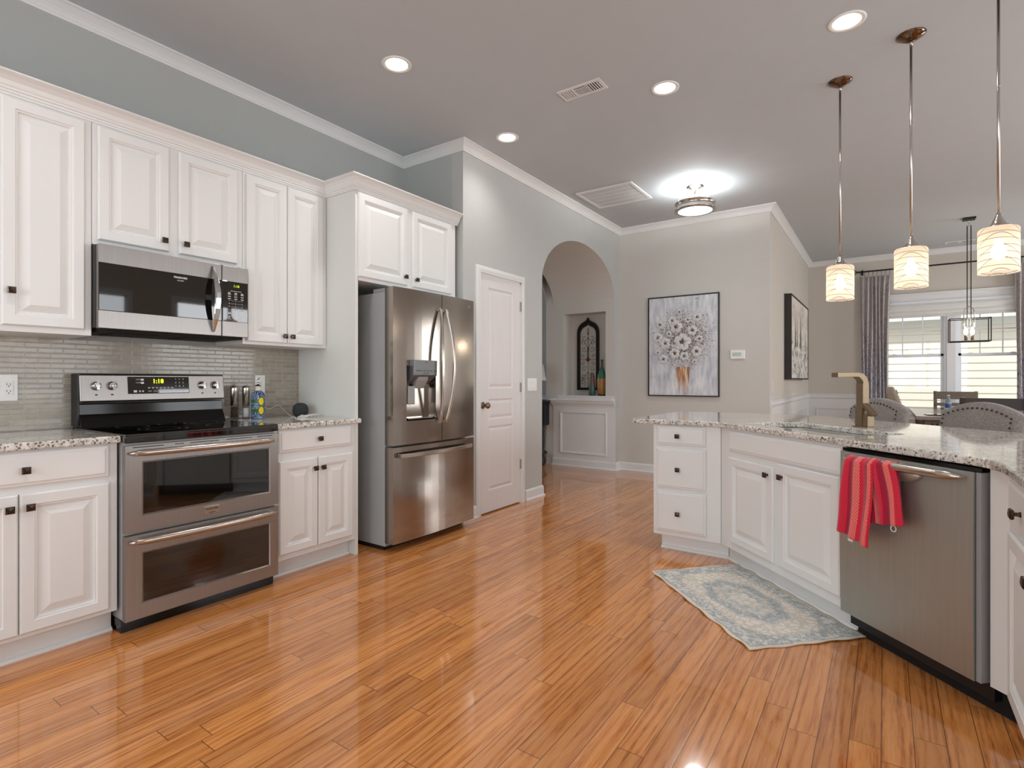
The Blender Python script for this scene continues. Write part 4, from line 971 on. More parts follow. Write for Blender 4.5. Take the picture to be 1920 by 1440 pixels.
# ------------------------------------------------------------------ rug
rug = thing('rug', 'faded blue and cream oriental rug on the floor before the sink cabinet', 'rug', (-.621, 3.058, 0), -45)
rv = []; rf = []; nx, ny = 60, 36
for i in range(nx + 1):
    for j in range(ny + 1):
        x = -.49 + .98 * i / nx; y = -.295 + .59 * j / ny; e = max(abs(x) / .49, abs(y) / .295) ** 12
        z = .006 + .0035 * e * (1 + math.sin(x * 38 + y * 9)) ; rv.append((x + .004 * e * math.sin(y * 40), y + .005 * e * math.sin(x * 33), z))
rf = [(i * (ny + 1) + j, (i + 1) * (ny + 1) + j, (i + 1) * (ny + 1) + j + 1, i * (ny + 1) + j + 1) for i in range(nx) for j in range(ny)]
o = MB().add(rv, rf, True).build('woven_field', 'rug_pattern', rug, recalc=False)
s_ = o.modifiers.new('thick', 'SOLIDIFY'); s_.thickness = .005; s_.offset = -1

# ------------------------------------------------------------------ small things on the left counter
def grinder(label, y, fill, x=-3.44):
    t = thing('spice_grinder', label, 'grinder', (x, y, .917), 0, 'spice grinders beside the range')
    MB().lathe([(.024, 0), (.024, .012), (.0225, .014), (.0225, .085), (.019, .087)], 24).build('glass_jar', 'clear_glass', t)
    MB().lathe([(.019, .014), (.019, .072 if fill == 'salt' else .08)], 20).build('filling', fill, t)
    MB().lathe([(.0235, .088), (.0235, .20), (.022, .216), (.012, .218)], 24).build('steel_top', 'nickel', t)
grinder('pepper grinder with steel top, the one nearer the range', 1.838, 'peppercorn')
grinder('salt grinder with steel top and white filling, beside the lemon bottle', 1.915, 'salt')
t = thing('oil_bottle', 'square ceramic oil bottle painted with yellow lemons on blue', 'bottle', (-3.40, 1.975, .917), 20)
mb = MB(); vs = []; fs = []; pr = [(.034, 0), (.036, .004), (.036, .15), (.034, .168), (.022, .182), (.016, .190), (.017, .214)]
N = 24
for r_, z in pr:
    for j in range(N):
        a = 2 * PI * j / N; c_, s_ = math.cos(a), math.sin(a); e = .28 if z < .17 else 1; k_ = r_
        vs.append((k_ * math.copysign(abs(c_) ** e, c_) * (.9 if e < 1 else 1), k_ * math.copysign(abs(s_) ** e, s_) * (.9 if e < 1 else 1), z))
for i in range(len(pr) - 1):
    for j in range(N): fs.append((i * N + j, i * N + (j + 1) % N, (i + 1) * N + (j + 1) % N, (i + 1) * N + j))
fs += [tuple(range(N)), tuple(range((len(pr) - 1) * N, len(pr) * N))]; mb.add(vs, fs, True); mb.build('body', 'lemon_ceramic', t)
MB().lathe([(.0172, .214), (.0172, .219), (.012, .222)], 16).build('cap', 'black_plastic', t)
mb = MB(); mb.tube([(0, 0, .22), (0, 0, .255), (0, .012, .268)], .004, 8); mb.lathe([(.008, .222), (.006, .24)], 12); mb.build('pourer', 'chrome', t)
t = thing('smart_speaker', 'round charcoal smart speaker in the counter corner', 'speaker', (-3.36, 2.262, .917), 0)
MB().lathe([(.03, .0), (.046, .012), (.052, .03), (.053, .048), (.049, .068), (.038, .084), (.022, .093), (.0005, .096)], 32).build('cloth_body', 'speaker_cloth', t)
MB().lathe([(.031, -.0), (.031, .003)], 24).build('base_ring', 'black_plastic', t)
t = thing('power_cord', 'thin white power cord running from outlet to smart speaker', 'cord', (0, 0, 0))
def bez(P, n=10):
    out = []
    for i in range(len(P) - 1):
        p0 = Vector(P[max(i - 1, 0)]); p1 = Vector(P[i]); p2 = Vector(P[i + 1]); p3 = Vector(P[min(i + 2, len(P) - 1)])
        for k in range(n): u = k / n; out.append(.5 * ((2 * p1) + (p2 - p0) * u + (2 * p0 - 5 * p1 + 4 * p2 - p3) * u * u + (3 * p1 - p0 - 3 * p2 + p3) * u ** 3))
    out.append(Vector(P[-1])); return out
P = [(-3.535, 2.075, 1.09), (-3.52, 2.06, 1.05), (-3.50, 2.10, .975), (-3.48, 2.17, .995), (-3.46, 2.205, .955), (-3.40, 2.215, .921), (-3.30, 2.18, .920), (-3.20, 2.12, .920), (-3.17, 2.16, .920), (-3.25, 2.25, .920)]
MB().tube(bez(P), .0018, 6).build('cable', 'rope_white', t)
mb = MB()
for k in range(4):
    c_ = (-3.27 + .006 * k, 2.235 + .012 * k); mb.tube([(c_[0] + .02 * math.cos(a), c_[1] + (.055 + .006 * k) * math.sin(a), .921 + .004 * k + .003 * math.sin(3 * a)) for a in [2 * PI * q / 24 for q in range(24)]], .0018, 6, closed=True)
mb.build('coil', 'rope_white', t)
MB().box(-3.548, -3.52, 2.058, 2.09, 1.085, 1.12).build('plug', 'white_plastic', t, bevel=.003)

def plate(name, label, cat, loc, rz, w_, h, kind, mat='white_plastic', group=None):
    t = thing(name, label, cat, loc, rz, group)
    MB().rings(w_, h, [(0, 0), (0, -.003), (.003, -.006)], back=True, x0=-w_ / 2, z0=-h / 2).build('cover_plate', mat, t)
    if kind == 'outlet':
        MB().rings(.034, .068, [(0, -.006), (0, -.008), (.001, -.0085)], x0=-.017, z0=-.034).build('receptacle', mat, t)
        mb = MB()
        for z in (.017, -.017):
            mb.box(-.008, -.006, -.0092, -.008, z - .004, z + .006); mb.box(.005, .007, -.0092, -.008, z - .004, z + .005); mb.lathe([(.0025, 0), (.0025, .001)], 10, M=Matrix.Translation((0, -.0082, z - .009)) @ Matrix.Rotation(R(90), 4, 'X'))
        mb.build('slots', 'black_plastic', t)
    else:
        n = kind
        for k in range(n):
            x = (k - (n - 1) / 2) * .046
            MB().rings(.033, .066, [(0, -.006), (0, -.0075), (.002, -.0095)], x0=x - .0165, z0=-.033).build('rocker', mat, t)
    return t
plate('wall_outlet', 'white double outlet on the tile left of the range', 'outlet', (XL + .0085, .776, 1.133), 90, .072, .132, 'outlet', group=None)
plate('wall_outlet', 'white double outlet on the tile behind the lemon bottle', 'outlet', (XL + .0085, 2.076, 1.137), 90, .072, .138, 'outlet')
plate('light_switch', 'white triple switch plate between pantry door and arch', 'switch', (XP + .0, 4.50, 1.127), 90, .165, .125, 3)
plate('light_switch', 'beige switch plate on the wall beside the forest painting', 'switch', (XD + .0, 6.80, 1.10), 90, .075, .13, 1, 'shade_linen')
plate('wall_outlet', 'white outlet low on the wainscot behind the island', 'outlet', (XD + .006, 8.0, .70), 90, .12, .12, 'outlet')
t = thing('thermostat', 'white wall thermostat with green screen', 'thermostat', (-1.402, YF, 1.467), 0)
MB().rings(.158, .103, [(.004, 0), (0, -.006), (0, -.016), (.006, -.022)], back=True, x0=-.079, z0=-.0515).build('case', 'white_plastic', t)
MB().rings(.095, .045, [(0, -.022), (0, -.023)], x0=-.055, z0=-.02).build('screen', 'lcd', t)

# ------------------------------------------------------------------ artwork on the far wall
AW, AH = .865, 1.235
t = thing('painting', 'large abstract flower bouquet painting in thin dark frame', 'painting', (-2.468, YF, .973), 0)
mb = MB(); mb.sweep([(0, 0), (.012, 0), (.012, .035), (0, .035)], [(0, 0), (AW, 0), (AW, AH), (0, AH)], closed=True)
mb.v = [(x, -z, y) for x, y, z in mb.v]; mb.build('frame', 'canvas_edge', t)
mb = MB(); mb.rings(AW - .03, AH - .03, [(0, -.002), (0, -.028)], back=True, x0=.015, z0=.015)
rs_ = random.Random(3)
fl = [(x_, z_, r_ * 1.12) for x_, z_, r_ in [(.435, .665, .085), (.36, .855, .062), (.555, .80, .05), (.22, .66, .058), (.34, .53, .055), (.605, .545, .05), (.46, .49, .045), (.13, .73, .05), (.155, .885, .04), (.31, .93, .042), (.615, .955, .042), (.64, .695, .035), (.20, .46, .045), (.27, .77, .03), (.50, .93, .03), (.13, .54, .028), (.40, 1.03, .028), (.58, .42, .025)]]
for (fx_, fz_, fr_) in fl:
    n = 5 + (fr_ < .05)
    rot0 = rs_.random() * 6
    mb.m = 1
    for ring, (ro, ri, yy) in enumerate(((1.15, .55, -.034), (.85, .35, -.038))):
        for k in range(n):
            a = rot0 + 2 * PI * k / n + ring * .6; da = PI / n * .98; o_ = fr_ * ro
            A = (fx_ + ri * fr_ * .5 * math.cos(a), yy + .004, fz_ + ri * fr_ * .5 * math.sin(a))
            pts = [A] + [(fx_ + o_ * math.cos(a + q * da) * w_, yy - .006 * abs(q), fz_ + o_ * math.sin(a + q * da) * w_) for q, w_ in ((-1, .75), (-.5, 1), (.5, 1), (1, .75))]
            mb.add(pts, [(0, 1, 2, 3, 4)])
    mb.m = 2
    for k in range(8): a = rs_.random() * 6.3; r_ = rs_.random() * fr_ * .3; mb.sphere((fx_ + r_ * math.cos(a), -.042, fz_ + r_ * math.sin(a)), fr_ * .12, 4)
for k in range(420):
    a = rs_.random() * 2 * PI; q = abs(rs_.gauss(0, .55)); 
    x_ = .44 + .36 * q * math.cos(a); z_ = .70 + .36 * q * math.sin(a)
    if not (.03 < x_ < AW - .03 and .1 < z_ < AH - .05): continue
    mb.m = 3 if rs_.random() < .5 else (1 if rs_.random() < .7 else 2); r_ = .003 + .006 * rs_.random(); b = rs_.random() * 3
    mb.add([(x_ + r_ * math.cos(b + j * 1.6), -.030 - .003 * (j % 2), z_ + r_ * math.sin(b + j * 1.6)) for j in range(4)], [(0, 1, 2, 3)])
mb.build('canvas', ['bouquet_canvas', 'petal_white', 'petal_gold', 'petal_brown'], t, recalc=False)
t = thing('painting', 'winter forest painting with deep black frame on the dining room side wall', 'painting', (XD, 7.68, 1.18), 90)
BW, BH = 1.84, 1.10
mb = MB(); mb.sweep([(0, 0), (.016, 0), (.016, .085), (0, .085)], [(0, 0), (BW, 0), (BW, BH), (0, BH)], closed=True)
mb.v = [(x, -z, y) for x, y, z in mb.v]; mb.build('frame', 'canvas_edge', t)
MB().rings(BW - .04, BH - .04, [(0, -.002), (0, -.078)], back=True, x0=.02, z0=.02).build('canvas', 'forest_canvas', t)

# ------------------------------------------------------------------ niche decor
t = thing('wall_plaque', 'arched dark wood frame with scrolled black iron inside the niche', 'wall decor', (-3.36, nb, 1.035), 0)
Wp, Hs, Ht = .165, .78, 1.0
def outl(w_, zb, zs, zt):
    p = [(-w_, zb), (w_, zb)] + [(w_ * math.cos(R(a)) ** .8 if a < 88 else .012, zs + (zt - zs) * (.74 * math.sin(R(a)) ** 1.0)) for a in range(0, 76, 8)]
    p += [(w_ * .17, zs + (zt - zs) * .80), (w_ * .07, zs + (zt - zs) * .90), (0, zt)]
    return p + [(-x, z) for x, z in p[2:-1][::-1]]
O_ = outl(Wp, 0, Hs, Ht); I_ = outl(Wp - .042, .035, Hs - .01, Ht - .085)
mb = MB(); n = len(O_); vs = [(x, -.03, z) for x, z in O_] + [(x, -.03, z) for x, z in I_] + [(x, -.004, z) for x, z in O_] + [(x, -.004, z) for x, z in I_]
fs = []
for i in range(n): j = (i + 1) % n; fs += [(i, j, n + j, n + i), (i, j, 2 * n + j, 2 * n + i), (n + i, n + j, 3 * n + j, 3 * n + i), (2 * n + i, 2 * n + j, 3 * n + j, 3 * n + i)]
mb.add(vs, fs); mb.build('frame', 'rail_dark', t)
mb = MB(); yy = -.018
def sc(x0, z0, r, a0, turns, flip=1):
    pts = []; N_ = 26
    for k in range(N_ + 1): u = k / N_; rr_ = r * (1 - .8 * u); a = R(a0) + turns * 2 * PI * u; pts.append((x0 + flip * rr_ * math.cos(a), yy, z0 + rr_ * math.sin(a)))
    return pts
mb.tube([(0, yy, .035), (0, yy, .80)], .003, 6)
mb.tube([(-Wp + .04, yy, .42), (Wp - .04, yy, .42)], .003, 6)
for f_ in (-1, 1):
    for (x0, z0, r, a0, tr) in ((.055, .72, .048, 180, .9), (.085, .655, .035, 250, -1), (.06, .565, .042, 200, 1.1), (.085, .47, .03, 250, -1), (.085, .37, .03, 110, 1), (.06, .29, .042, 160, -1.1), (.06, .19, .05, 200, 1), (.075, .10, .042, 250, -1.1), (.085, .145, .03, 100, 1)): mb.tube(sc(f_ * x0, z0, r, a0, tr, f_), .0026, 5)
    mb.tube([(0, yy, .56), (f_ * .05, yy, .66)], .0026, 5); mb.tube([(0, yy, .25), (f_ * .07, yy, .16)], .0026, 5); mb.tube(bez([(0, yy, .42), (f_ * .012, yy, .50), (0, yy, .60)], 6), .003, 5); mb.tube(bez([(0, yy, .76), (f_ * .014, yy, .80), (0, yy, .85)], 6), .0026, 5)
mb.build('iron_scrollwork', 'black_iron', t)
simple('rosette_red', (96, 34, 26), .5, var=.2); MB().sphere((0, -.02, .42), .026, 8).build('rosette', 'rosette_red', t)
tag(MB().lathe([(.038, 0), (.052, .01), (.066, .10), (.068, .20), (.058, .27), (.036, .34), (.017, .385), (.014, .46), (.022, .478), (.018, .48)], 28).build('tall_vase', 'vase_teal_ochre', loc=(-3.105, 6.60, .9645)), 'tall slim necked vase with teal top and ochre base in niche', 'vase')
tag(MB().lathe([(.036, 0), (.044, .02), (.042, .10), (.028, .22), (.018, .29), (.021, .305), (.017, .306)], 24).build('short_vase', 'vase_brown_teal', loc=(-3.228, 6.56, .9645)), 'short tapered brown and green vase in niche', 'vase')

# ------------------------------------------------------------------ hall console and lamp beyond the arch
t = thing('console_table', 'dark console table with turned legs beyond the arch', 'table', (-4.30, 6.50, 0), 0)
MB().box(-.48, .48, -.17, .17, .868, .892).build('tabletop', 'blue_grey_black', t, bevel=.004)
MB().box(-.44, .44, -.145, .145, .55, .868).build('drawer_case', 'blue_grey_black', t)
for x_ in (-.22, .22):
    d_ = MB().rings(.38, .22, [(0, 0), (0, -.012), (.01, -.016), (.03, -.012)], x0=-.19, z0=-.11).build('drawer', 'blue_grey_black', t, (x_, -.145, .71)); MB().sphere((0, -.028, 0), .014, 8).build('knob', 'nickel', d_)
lg = MB().lathe([(.024, .0), (.02, .03), (.028, .10), (.016, .13), (.03, .145), (.03, .175), (.016, .19), (.024, .26), (.028, .38), (.02, .45), (.028, .47), (.018, .49), (.026, .52), (.03, .55)], 16).mesh('leg', 'blue_grey_black')
for x_ in (-.405, .405):
    for y_ in (-.115, .115): inst(lg, 'leg', t, (x_, y_, 0))
MB().box(-.41, .41, -.125, .125, .15, .17).build('lower_shelf', 'blue_grey_black', t)
t = thing('table_lamp', 'table lamp with pale linen shade on the console table', 'lamp', (-4.06, 6.47, .892), 0)
MB().lathe([(.07, 0), (.07, .015), (.02, .03), (.05, .12), (.045, .18), (.012, .24), (.01, .30)], 24).build('base', 'nickel', t)
MB().lathe([(.155, .275), (.11, .50), (.108, .50), (.153, .275)], 32, cap=False).build('lamp_shade', 'shade_linen', t)

# ------------------------------------------------------------------ ceiling fixtures
def can(label, x, y, e=28):
    t = thing('recessed_light', label, 'ceiling light', (x, y, CZ), 0, 'recessed ceiling lights')
    MB().lathe([(.092, 0), (.092, -.003), (.086, -.006), (.07, -.004), (.066, .0)], 40, cap=False).build('trim_ring', 'white_plastic', t)
    MB().lathe([(.0005, -.0012), (.066, -.0012)], 40, cap=False).build('diffuser', 'lamp_glow', t)
    l = light('recessed_beam', 'SPOT', (x, y, CZ - .02), (0, 0, 0), e, (1, .96, .92), spot=140, radius=.06)
can('recessed ceiling light above the range side, the leftmost one', -2.505, 2.36)
can('recessed ceiling light closest to the pantry corner, smallest of the four', -2.523, 3.582, 16)
can('recessed ceiling light between the ceiling vent and the pendants', -1.22, 3.579)
can('recessed ceiling light at the top edge, nearest the island pendants', -.172, 3.482)
for x, y in ((-2.4, .6), (-1.2, .9)): can('recessed ceiling light over the near end of the kitchen, outside the picture', x, y)
t = thing('ceiling_vent', 'small white three section air register in the kitchen ceiling', 'vent', (-1.69, 3.28, CZ), 0)
mb = MB(); mb.box(-.16, .16, -.072, .072, -.006, 0); mb.build('frame', 'trim_white', t, bevel=.002)
mb = MB(); mb.box(-.135, -.05, -.045, .045, -.0066, -.006); mb.build('left_opening', 'grey_plastic', t); mb = MB(); mb.box(-.04, .04, -.045, .045, -.0066, -.006); mb.box(.05, .135, -.045, .045, -.0066, -.006); mb.build('dark_opening', 'black_matte', t)
for k in range(5): MB().box(-.125 + .017 * k, -.118 + .017 * k, -.045, .045, -.011, -.0066).build('slat', 'trim_white', t)
for k in range(5): MB().box(-.04, .04, -.038 + .018 * k, -.032 + .018 * k, -.011, -.0066).build('slat', 'trim_white', t)
for k in range(5): MB().box(.056 + .017 * k, .062 + .017 * k, -.045, .045, -.011, -.0066).build('slat', 'trim_white', t)
t = thing('return_grille', 'large square return air grille in the ceiling by the arch', 'vent', (-2.375, 5.35, CZ), 0)
mb = MB(); mb.sweep([(0, -.012), (.03, -.012), (.03, 0), (0, 0)], [(-.31, -.29), (.31, -.29), (.31, .29), (-.31, .29)], closed=True); mb.build('frame', 'trim_white', t)
MB().box(-.28, .28, -.26, .26, -.002, -.001).build('backing', 'petal_brown', t)
mb = MB()
for k in range(40): mb.box(-.28 + .014 * k, -.2745 + .014 * k, -.26, .26, -.009, -.003)
for k in range(4): mb.box(-.28, .28, -.16 + .105 * k, -.154 + .105 * k, -.0095, -.003)
g = mb.build('louvres', 'trim_white', t)
t = thing('ceiling_vent', 'small slim air register in the dining room ceiling', 'vent', (.876, 9.93, CZ), 0)
MB().box(-.17, .17, -.06, .06, -.006, 0).build('frame', 'trim_white', t); MB().box(-.14, -.02, -.03, .03, -.007, -.006).box(.02, .14, -.03, .03, -.007, -.006).build('openings', 'grey_plastic', t)

# flush mount light in front of the far wall
t = thing('semi_flush_light', 'round brushed nickel semi flush ceiling light with frosted bowl', 'ceiling light', (-1.585, 5.56, CZ), 0)
MB().lathe([(.001, -.05), (.02, -.045), (.045, -.02), (.085, -.012), (.088, 0)], 32).build('canopy', 'nickel', t)
MB().lathe([(.01, -.17), (.01, -.04)], 12).build('stem', 'nickel', t)
mb = MB(); mb.lathe([(.19, -.168), (.198, -.172), (.198, -.18), (.186, -.184), (.186, -.232), (.2, -.238), (.2, -.252), (.165, -.256), (.165, -.25), (.182, -.24), (.182, -.175)], 48, cap=False); mb.build('drum', 'nickel', t)
MB().lathe([(.166, -.252), (.12, -.258), (.0005, -.262)], 40, cap=False).build('glass_bowl', 'bowl_glow', t)
for k in range(3):
    a = R(100 + 120 * k); MB().tube([(.06 * math.cos(a), .06 * math.sin(a), -.015), (.19 * math.cos(a), .19 * math.sin(a), -.17)], .003, 6).build('arm', 'nickel', t)
for k in range(3):
    a = R(40 + 120 * k); light('semi_flush_bulb', 'POINT', (-1.585 + .1 * math.cos(a), 5.56 + .1 * math.sin(a), CZ - .155), (0, 0, 0), 4.0, (.93, .97, 1), radius=.02)
light('semi_flush_down', 'SPOT', (-1.585, 5.56, CZ - .275), (0, 0, 0), 22, (.95, .98, 1), spot=150, radius=.12)

def pendant(label, x, y):
    t = thing('pendant_light', label, 'pendant lamp', (x, y, 0), 0, 'glass pendant lights over the island')
    MB().lathe([(.004, CZ - .032), (.03, CZ - .03), (.055, CZ - .014), (.068, CZ - .006), (.072, CZ)], 32).build('canopy', 'dark_nickel', t)
    mb = MB(); mb.lathe([(.0065, 1.99), (.0065, CZ - .03)], 12); mb.lathe([(.0085, CZ - .06), (.0085, CZ - .03)], 12); mb.lathe([(.0072, 2.62), (.0072, 2.624)], 12); mb.build('rod', 'nickel', t)
    MB().lathe([(.052, 1.921), (.048, 1.93), (.03, 1.94), (.024, 1.955), (.02, 1.965), (.012, 1.98), (.008, 1.995)], 28).build('socket_cup', 'nickel', t)
    n = 40; mb = MB(); r_ = .08
    prof = [(.05, 1.923), (.074, 1.921), (r_, 1.914), (r_, 1.70), (r_ - .005, 1.70), (r_ - .005, 1.91), (.05, 1.917)]
    o = MB().lathe([(.045, 1.921 - 1.81), (.074, 1.921 - 1.81), (r_, 1.912 - 1.81), (r_, 1.70 - 1.81)], 48, cap=False).build('glass_shade', 'frosted_shade', t, (0, 0, 1.81))
    b = MB().lathe([(.0005, 1.765), (.02, 1.772), (.030, 1.79), (.030, 1.81), (.022, 1.835), (.014, 1.85), (.014, 1.87), (.0005, 1.87)], 20).build('bulb', 'bulb_glow', t)
    light('pendant_glow', 'POINT', (x, y, 1.735), (0, 0, 0), .22, (1, .90, .76), radius=.03)
pendant('glass pendant lamp with swirl stripes, leftmost of the three over the island', -.244, 4.159)
pendant('glass pendant lamp with swirl stripes, middle of the three over the island', .122, 3.83)
pendant('glass pendant lamp with swirl stripes, rightmost and nearest of the three', .461, 3.56)

# ------------------------------------------------------------------ dining room
def window(x0, x1, name):
    z0, z1 = WZ0, WZ1; zm = 1.55; y = YW + .05; mb = MB()
    f = .035
    for a, b in (((x0, z0), (x0 + f, z1)), ((x1 - f, z0), (x1, z1)), ((x0, z0), (x1, z0 + f)), ((x0, z1 - f), (x1, z1))): mb.box(a[0], b[0], YW + .02, YW + .12, a[1], b[1])
    fr = struct(mb, name, 'vinyl_white')
    for k, (za, zb, yo) in enumerate(((z0 + f, zm + .02, 0.045), (zm - .02, z1 - f, .075))):
        mb = MB(); s_ = .035; xa, xb = x0 + f, x1 - f
        for a, b in (((xa, za), (xa + s_, zb)), ((xb - s_, za), (xb, zb)), ((xa, za), (xb, za + s_)), ((xa, zb - s_), (xb, zb))): mb.box(a[0], b[0], YW + yo, YW + yo + .028, a[1], b[1])
        if k == 0: mb.box(xa + .12, xa + .17, YW + yo - .012, YW + yo, zb - .01, zb + .008); mb.box(xb - .17, xb - .12, YW + yo - .012, YW + yo, zb - .01, zb + .008)
        sash = mb.build('sash', 'vinyl_white', fr)
        if k:
            mb = MB(); w3 = (xb - xa) / 3
            for q in (1, 2): mb.box(xa + w3 * q - .008, xa + w3 * q + .008, YW + yo + .005, YW + yo + .02, za, zb)
            zc = (za + zb) / 2 + .02; mb.box(xa, xb, YW + yo + .006, YW + yo + .019, zc - .008, zc + .008); mb.build('muntins', 'vinyl_white', sash)
        MB().box(xa + .01, xb - .01, YW + yo + .012, YW + yo + .014, za + .01, zb - .01).build('pane', 'window_glass', sash)
window(WX0, .76, 'window_1'); window(.86, WX1, 'window_2')
mb = MB(); mb.box(.76, .86, YW - .012, YW + .12, WZ0, WZ1); mb.box(WX0 - .085, WX0, YW - .018, YW, WZ0 - .02, 2.32); mb.box(WX1, WX1 + .085, YW - .018, YW, WZ0 - .02, 2.32)
mb.box(WX0 - .12, WX1 + .12, YW - .05, YW + .02, WZ0 - .04, WZ0 - .01); mb.box(WX0 - .1, WX1 + .1, YW - .018, YW, WZ0 - .12, WZ0 - .04)
mb.box(WX0 - .10, WX1 + .10, YW - .022, YW, 2.30, 2.40); mb.box(WX0 - .10, WX1 + .10, YW - .03, YW, 2.40, 2.47); mb.box(WX0 - .13, WX1 + .13, YW - .05, YW, 2.47, 2.50)
struct(mb, 'trim_window_casing', 'trim_white')
t = thing('roman_blind', 'white fabric blind folded up at the top of the window', 'blind', (0, YW - .02, 0), 0)
mb = MB()
prof = [(-.035, 2.34), (-.06, 2.30), (-.062, 2.26), (-.045, 2.235), (-.068, 2.20), (-.066, 2.17), (-.045, 2.155), (-.06, 2.14), (-.05, 2.125), (-.03, 2.13), (-.024, 2.34)]
mb.prism(prof, WX0 - .04, WX1 + .04, M=Matrix(((0, 0, 1, 0), (1, 0, 0, 0), (0, 1, 0, 0), (0, 0, 0, 1)))); mb.build('folded_cloth', 'roman_white', t)
MB().box(WX0 - .04, WX1 + .04, -.035, -.003, 2.33, 2.37).build('head_rail', 'vinyl_white', t)
# curtain rod, rings, curtains
RY = YW - .14
t = thing('curtain_rod', 'long dark curtain rod with ball finials above the window', 'curtain rod', (0, RY, 2.885), 0)
MB().tube([(-.36, 0, 0), (2.2, 0, 0)], .011, 12).build('rod', 'rail_dark', t)
mb = MB()
for q in range(3): a = PI * q / 3; mb.tube([(-.40 + .032 * math.cos(b) * (1), .032 * math.sin(b) * math.cos(a), .032 * math.sin(b) * math.sin(a)) for b in [2 * PI * s_ / 20 for s_ in range(20)]], .004, 6, closed=True)
mb.tube([(-.37, 0, 0), (-.34, 0, 0)], .014, 10); mb.build('finial', 'rail_dark', t)
for x_ in (-.30, 2.05): MB().bar((x_, 0, 0), (x_, .10, 0), .012, .02).box(x_ - .015, x_ + .015, .092, .10, -.04, .04).build('bracket', 'rail_dark', t)
def curtain(label, x0, x1, folds, seed, splay=.03):
    t = thing('curtain', label, 'curtain', (0, RY, 0), 0, 'grey curtains on the dining window')
    nu, nz = folds * 14, 26; vs = []; rr_ = random.Random(seed); ph = [rr_.uniform(-.5, .5) for _ in range(folds + 1)]
    for j in range(nz + 1):
        v = j / nz; z = .03 + (2.80 - .03) * v
        for i in range(nu + 1):
            u = i / nu; A = .035 if v < .93 else .035 * (1 - (v - .93) / .07 * .45)
            spread = 1 + splay * max(0, (v - .94) / .06)
            cx = (x0 + x1) / 2; x = cx + ((x0 + (x1 - x0) * u) - cx) * spread * (1 - .06 * math.sin(PI * v) + .0)
            k = int(min(folds - 1, u * folds)); y = A * math.sin(u * folds * 2 * PI + .5 * math.sin(v * 3 + ph[k] * 2)) + .008 * math.sin(v * 7 + u * 20)
            vs.append((x + .008 * math.sin(v * 5 + u * 9), y, z))
    m = nu + 1; fs = [(j * m + i, j * m + i + 1, (j + 1) * m + i + 1, (j + 1) * m + i) for j in range(nz) for i in range(nu)]
    o = MB().add(vs, fs, True).build('cloth', 'curtain_cloth', t, recalc=False); s_ = o.modifiers.new('thick', 'SOLIDIFY'); s_.thickness = .004
    for k in range(folds + 1):
        x = x0 + (x1 - x0) * k / folds
        MB().tube([(x, .026 * math.cos(a), 2.885 - .012 + .026 * math.sin(a)) for a in [2 * PI * q / 16 for q in range(16)]], .0028, 6, closed=True).tube([(x, 0, 2.85), (x, 0, 2.80)], .002, 5).build('ring', 'rail_dark', t)
curtain('grey and blue flecked curtain at the left side of the dining window', -.32, .06, 7, 1)
curtain('grey and blue flecked curtain at the right edge of the picture', 1.50, 1.92, 7, 2)

# dining table
t = thing('dining_table', 'grey wood dining table under the lantern pendant', 'table', (.84, 8.66, 0), 0)
MB().box(-.55, .55, -1.05, 1.05, .725, .765).build('tabletop', 'table_top_grey', t, bevel=.003)
MB().box(-.47, .47, -.97, .97, .63, .725).build('apron', 'wood_grey', t)
for x_ in (-.44, .44):
    for y_ in (-.94, .94): MB().box(x_ - .045, x_ + .045, y_ - .045, y_ + .045, 0, .63).build('leg', 'wood_grey', t, bevel=.004)
mb = MB()
for x_ in (-.40, -.36): mb.lathe([(.009, 0), (.006, .006)], 10, M=Matrix.Translation((x_, -.97, .675)) @ Matrix.Rotation(R(90), 4, 'X'))
mb.build('bolt', 'black_iron', t)
def ladder(label, x, y, rz, mat, w_=.47, h=1.0, group=None):
    t = thing('ladder_back_chair', label, 'chair', (x, y, 0), rz, group)     # back at local y=0, seat towards +y
    MB().box(-w_ / 2, w_ / 2, .02, .46, .44, .47).build('seat', mat, t, bevel=.004)
    for s_ in (-1, 1):
        MB().bar((s_ * (w_ / 2 - .02), -.02, h), (s_ * (w_ / 2 - .02), .04, .44), .04, .03, up=(0, 1, 0)).bar((s_ * (w_ / 2 - .02), .04, .46), (s_ * (w_ / 2 - .02), .03, 0), .04, .035, up=(0, 1, 0)).build('rear_post', mat, t)
        MB().box(s_ * (w_ / 2 - .02) - .02, s_ * (w_ / 2 - .02) + .02, .41, .45, 0, .44).build('front_leg', mat, t)
    for z, hh in ((h - .06, .11), (h - .19, .045), (h - .30, .045)): MB().box(-w_ / 2 + .02, w_ / 2 - .02, -.018 + .11 * (h - z) - .0, .004 + .11 * (h - z), z - hh / 2, z + hh / 2).build('back_slat', mat, t)
    return t
ladder('greyish wooden ladder back chair at the far end of the table, before the window', .838, 10.08, 180, 'wood_grey', .50, 1.01, 'wooden dining chairs')
ladder('dark brown wooden ladder back chair at the near end of the table', .84, 6.75, 0, 'wood_dark', .50, 1.005, 'wooden dining chairs')
CACHE = {}
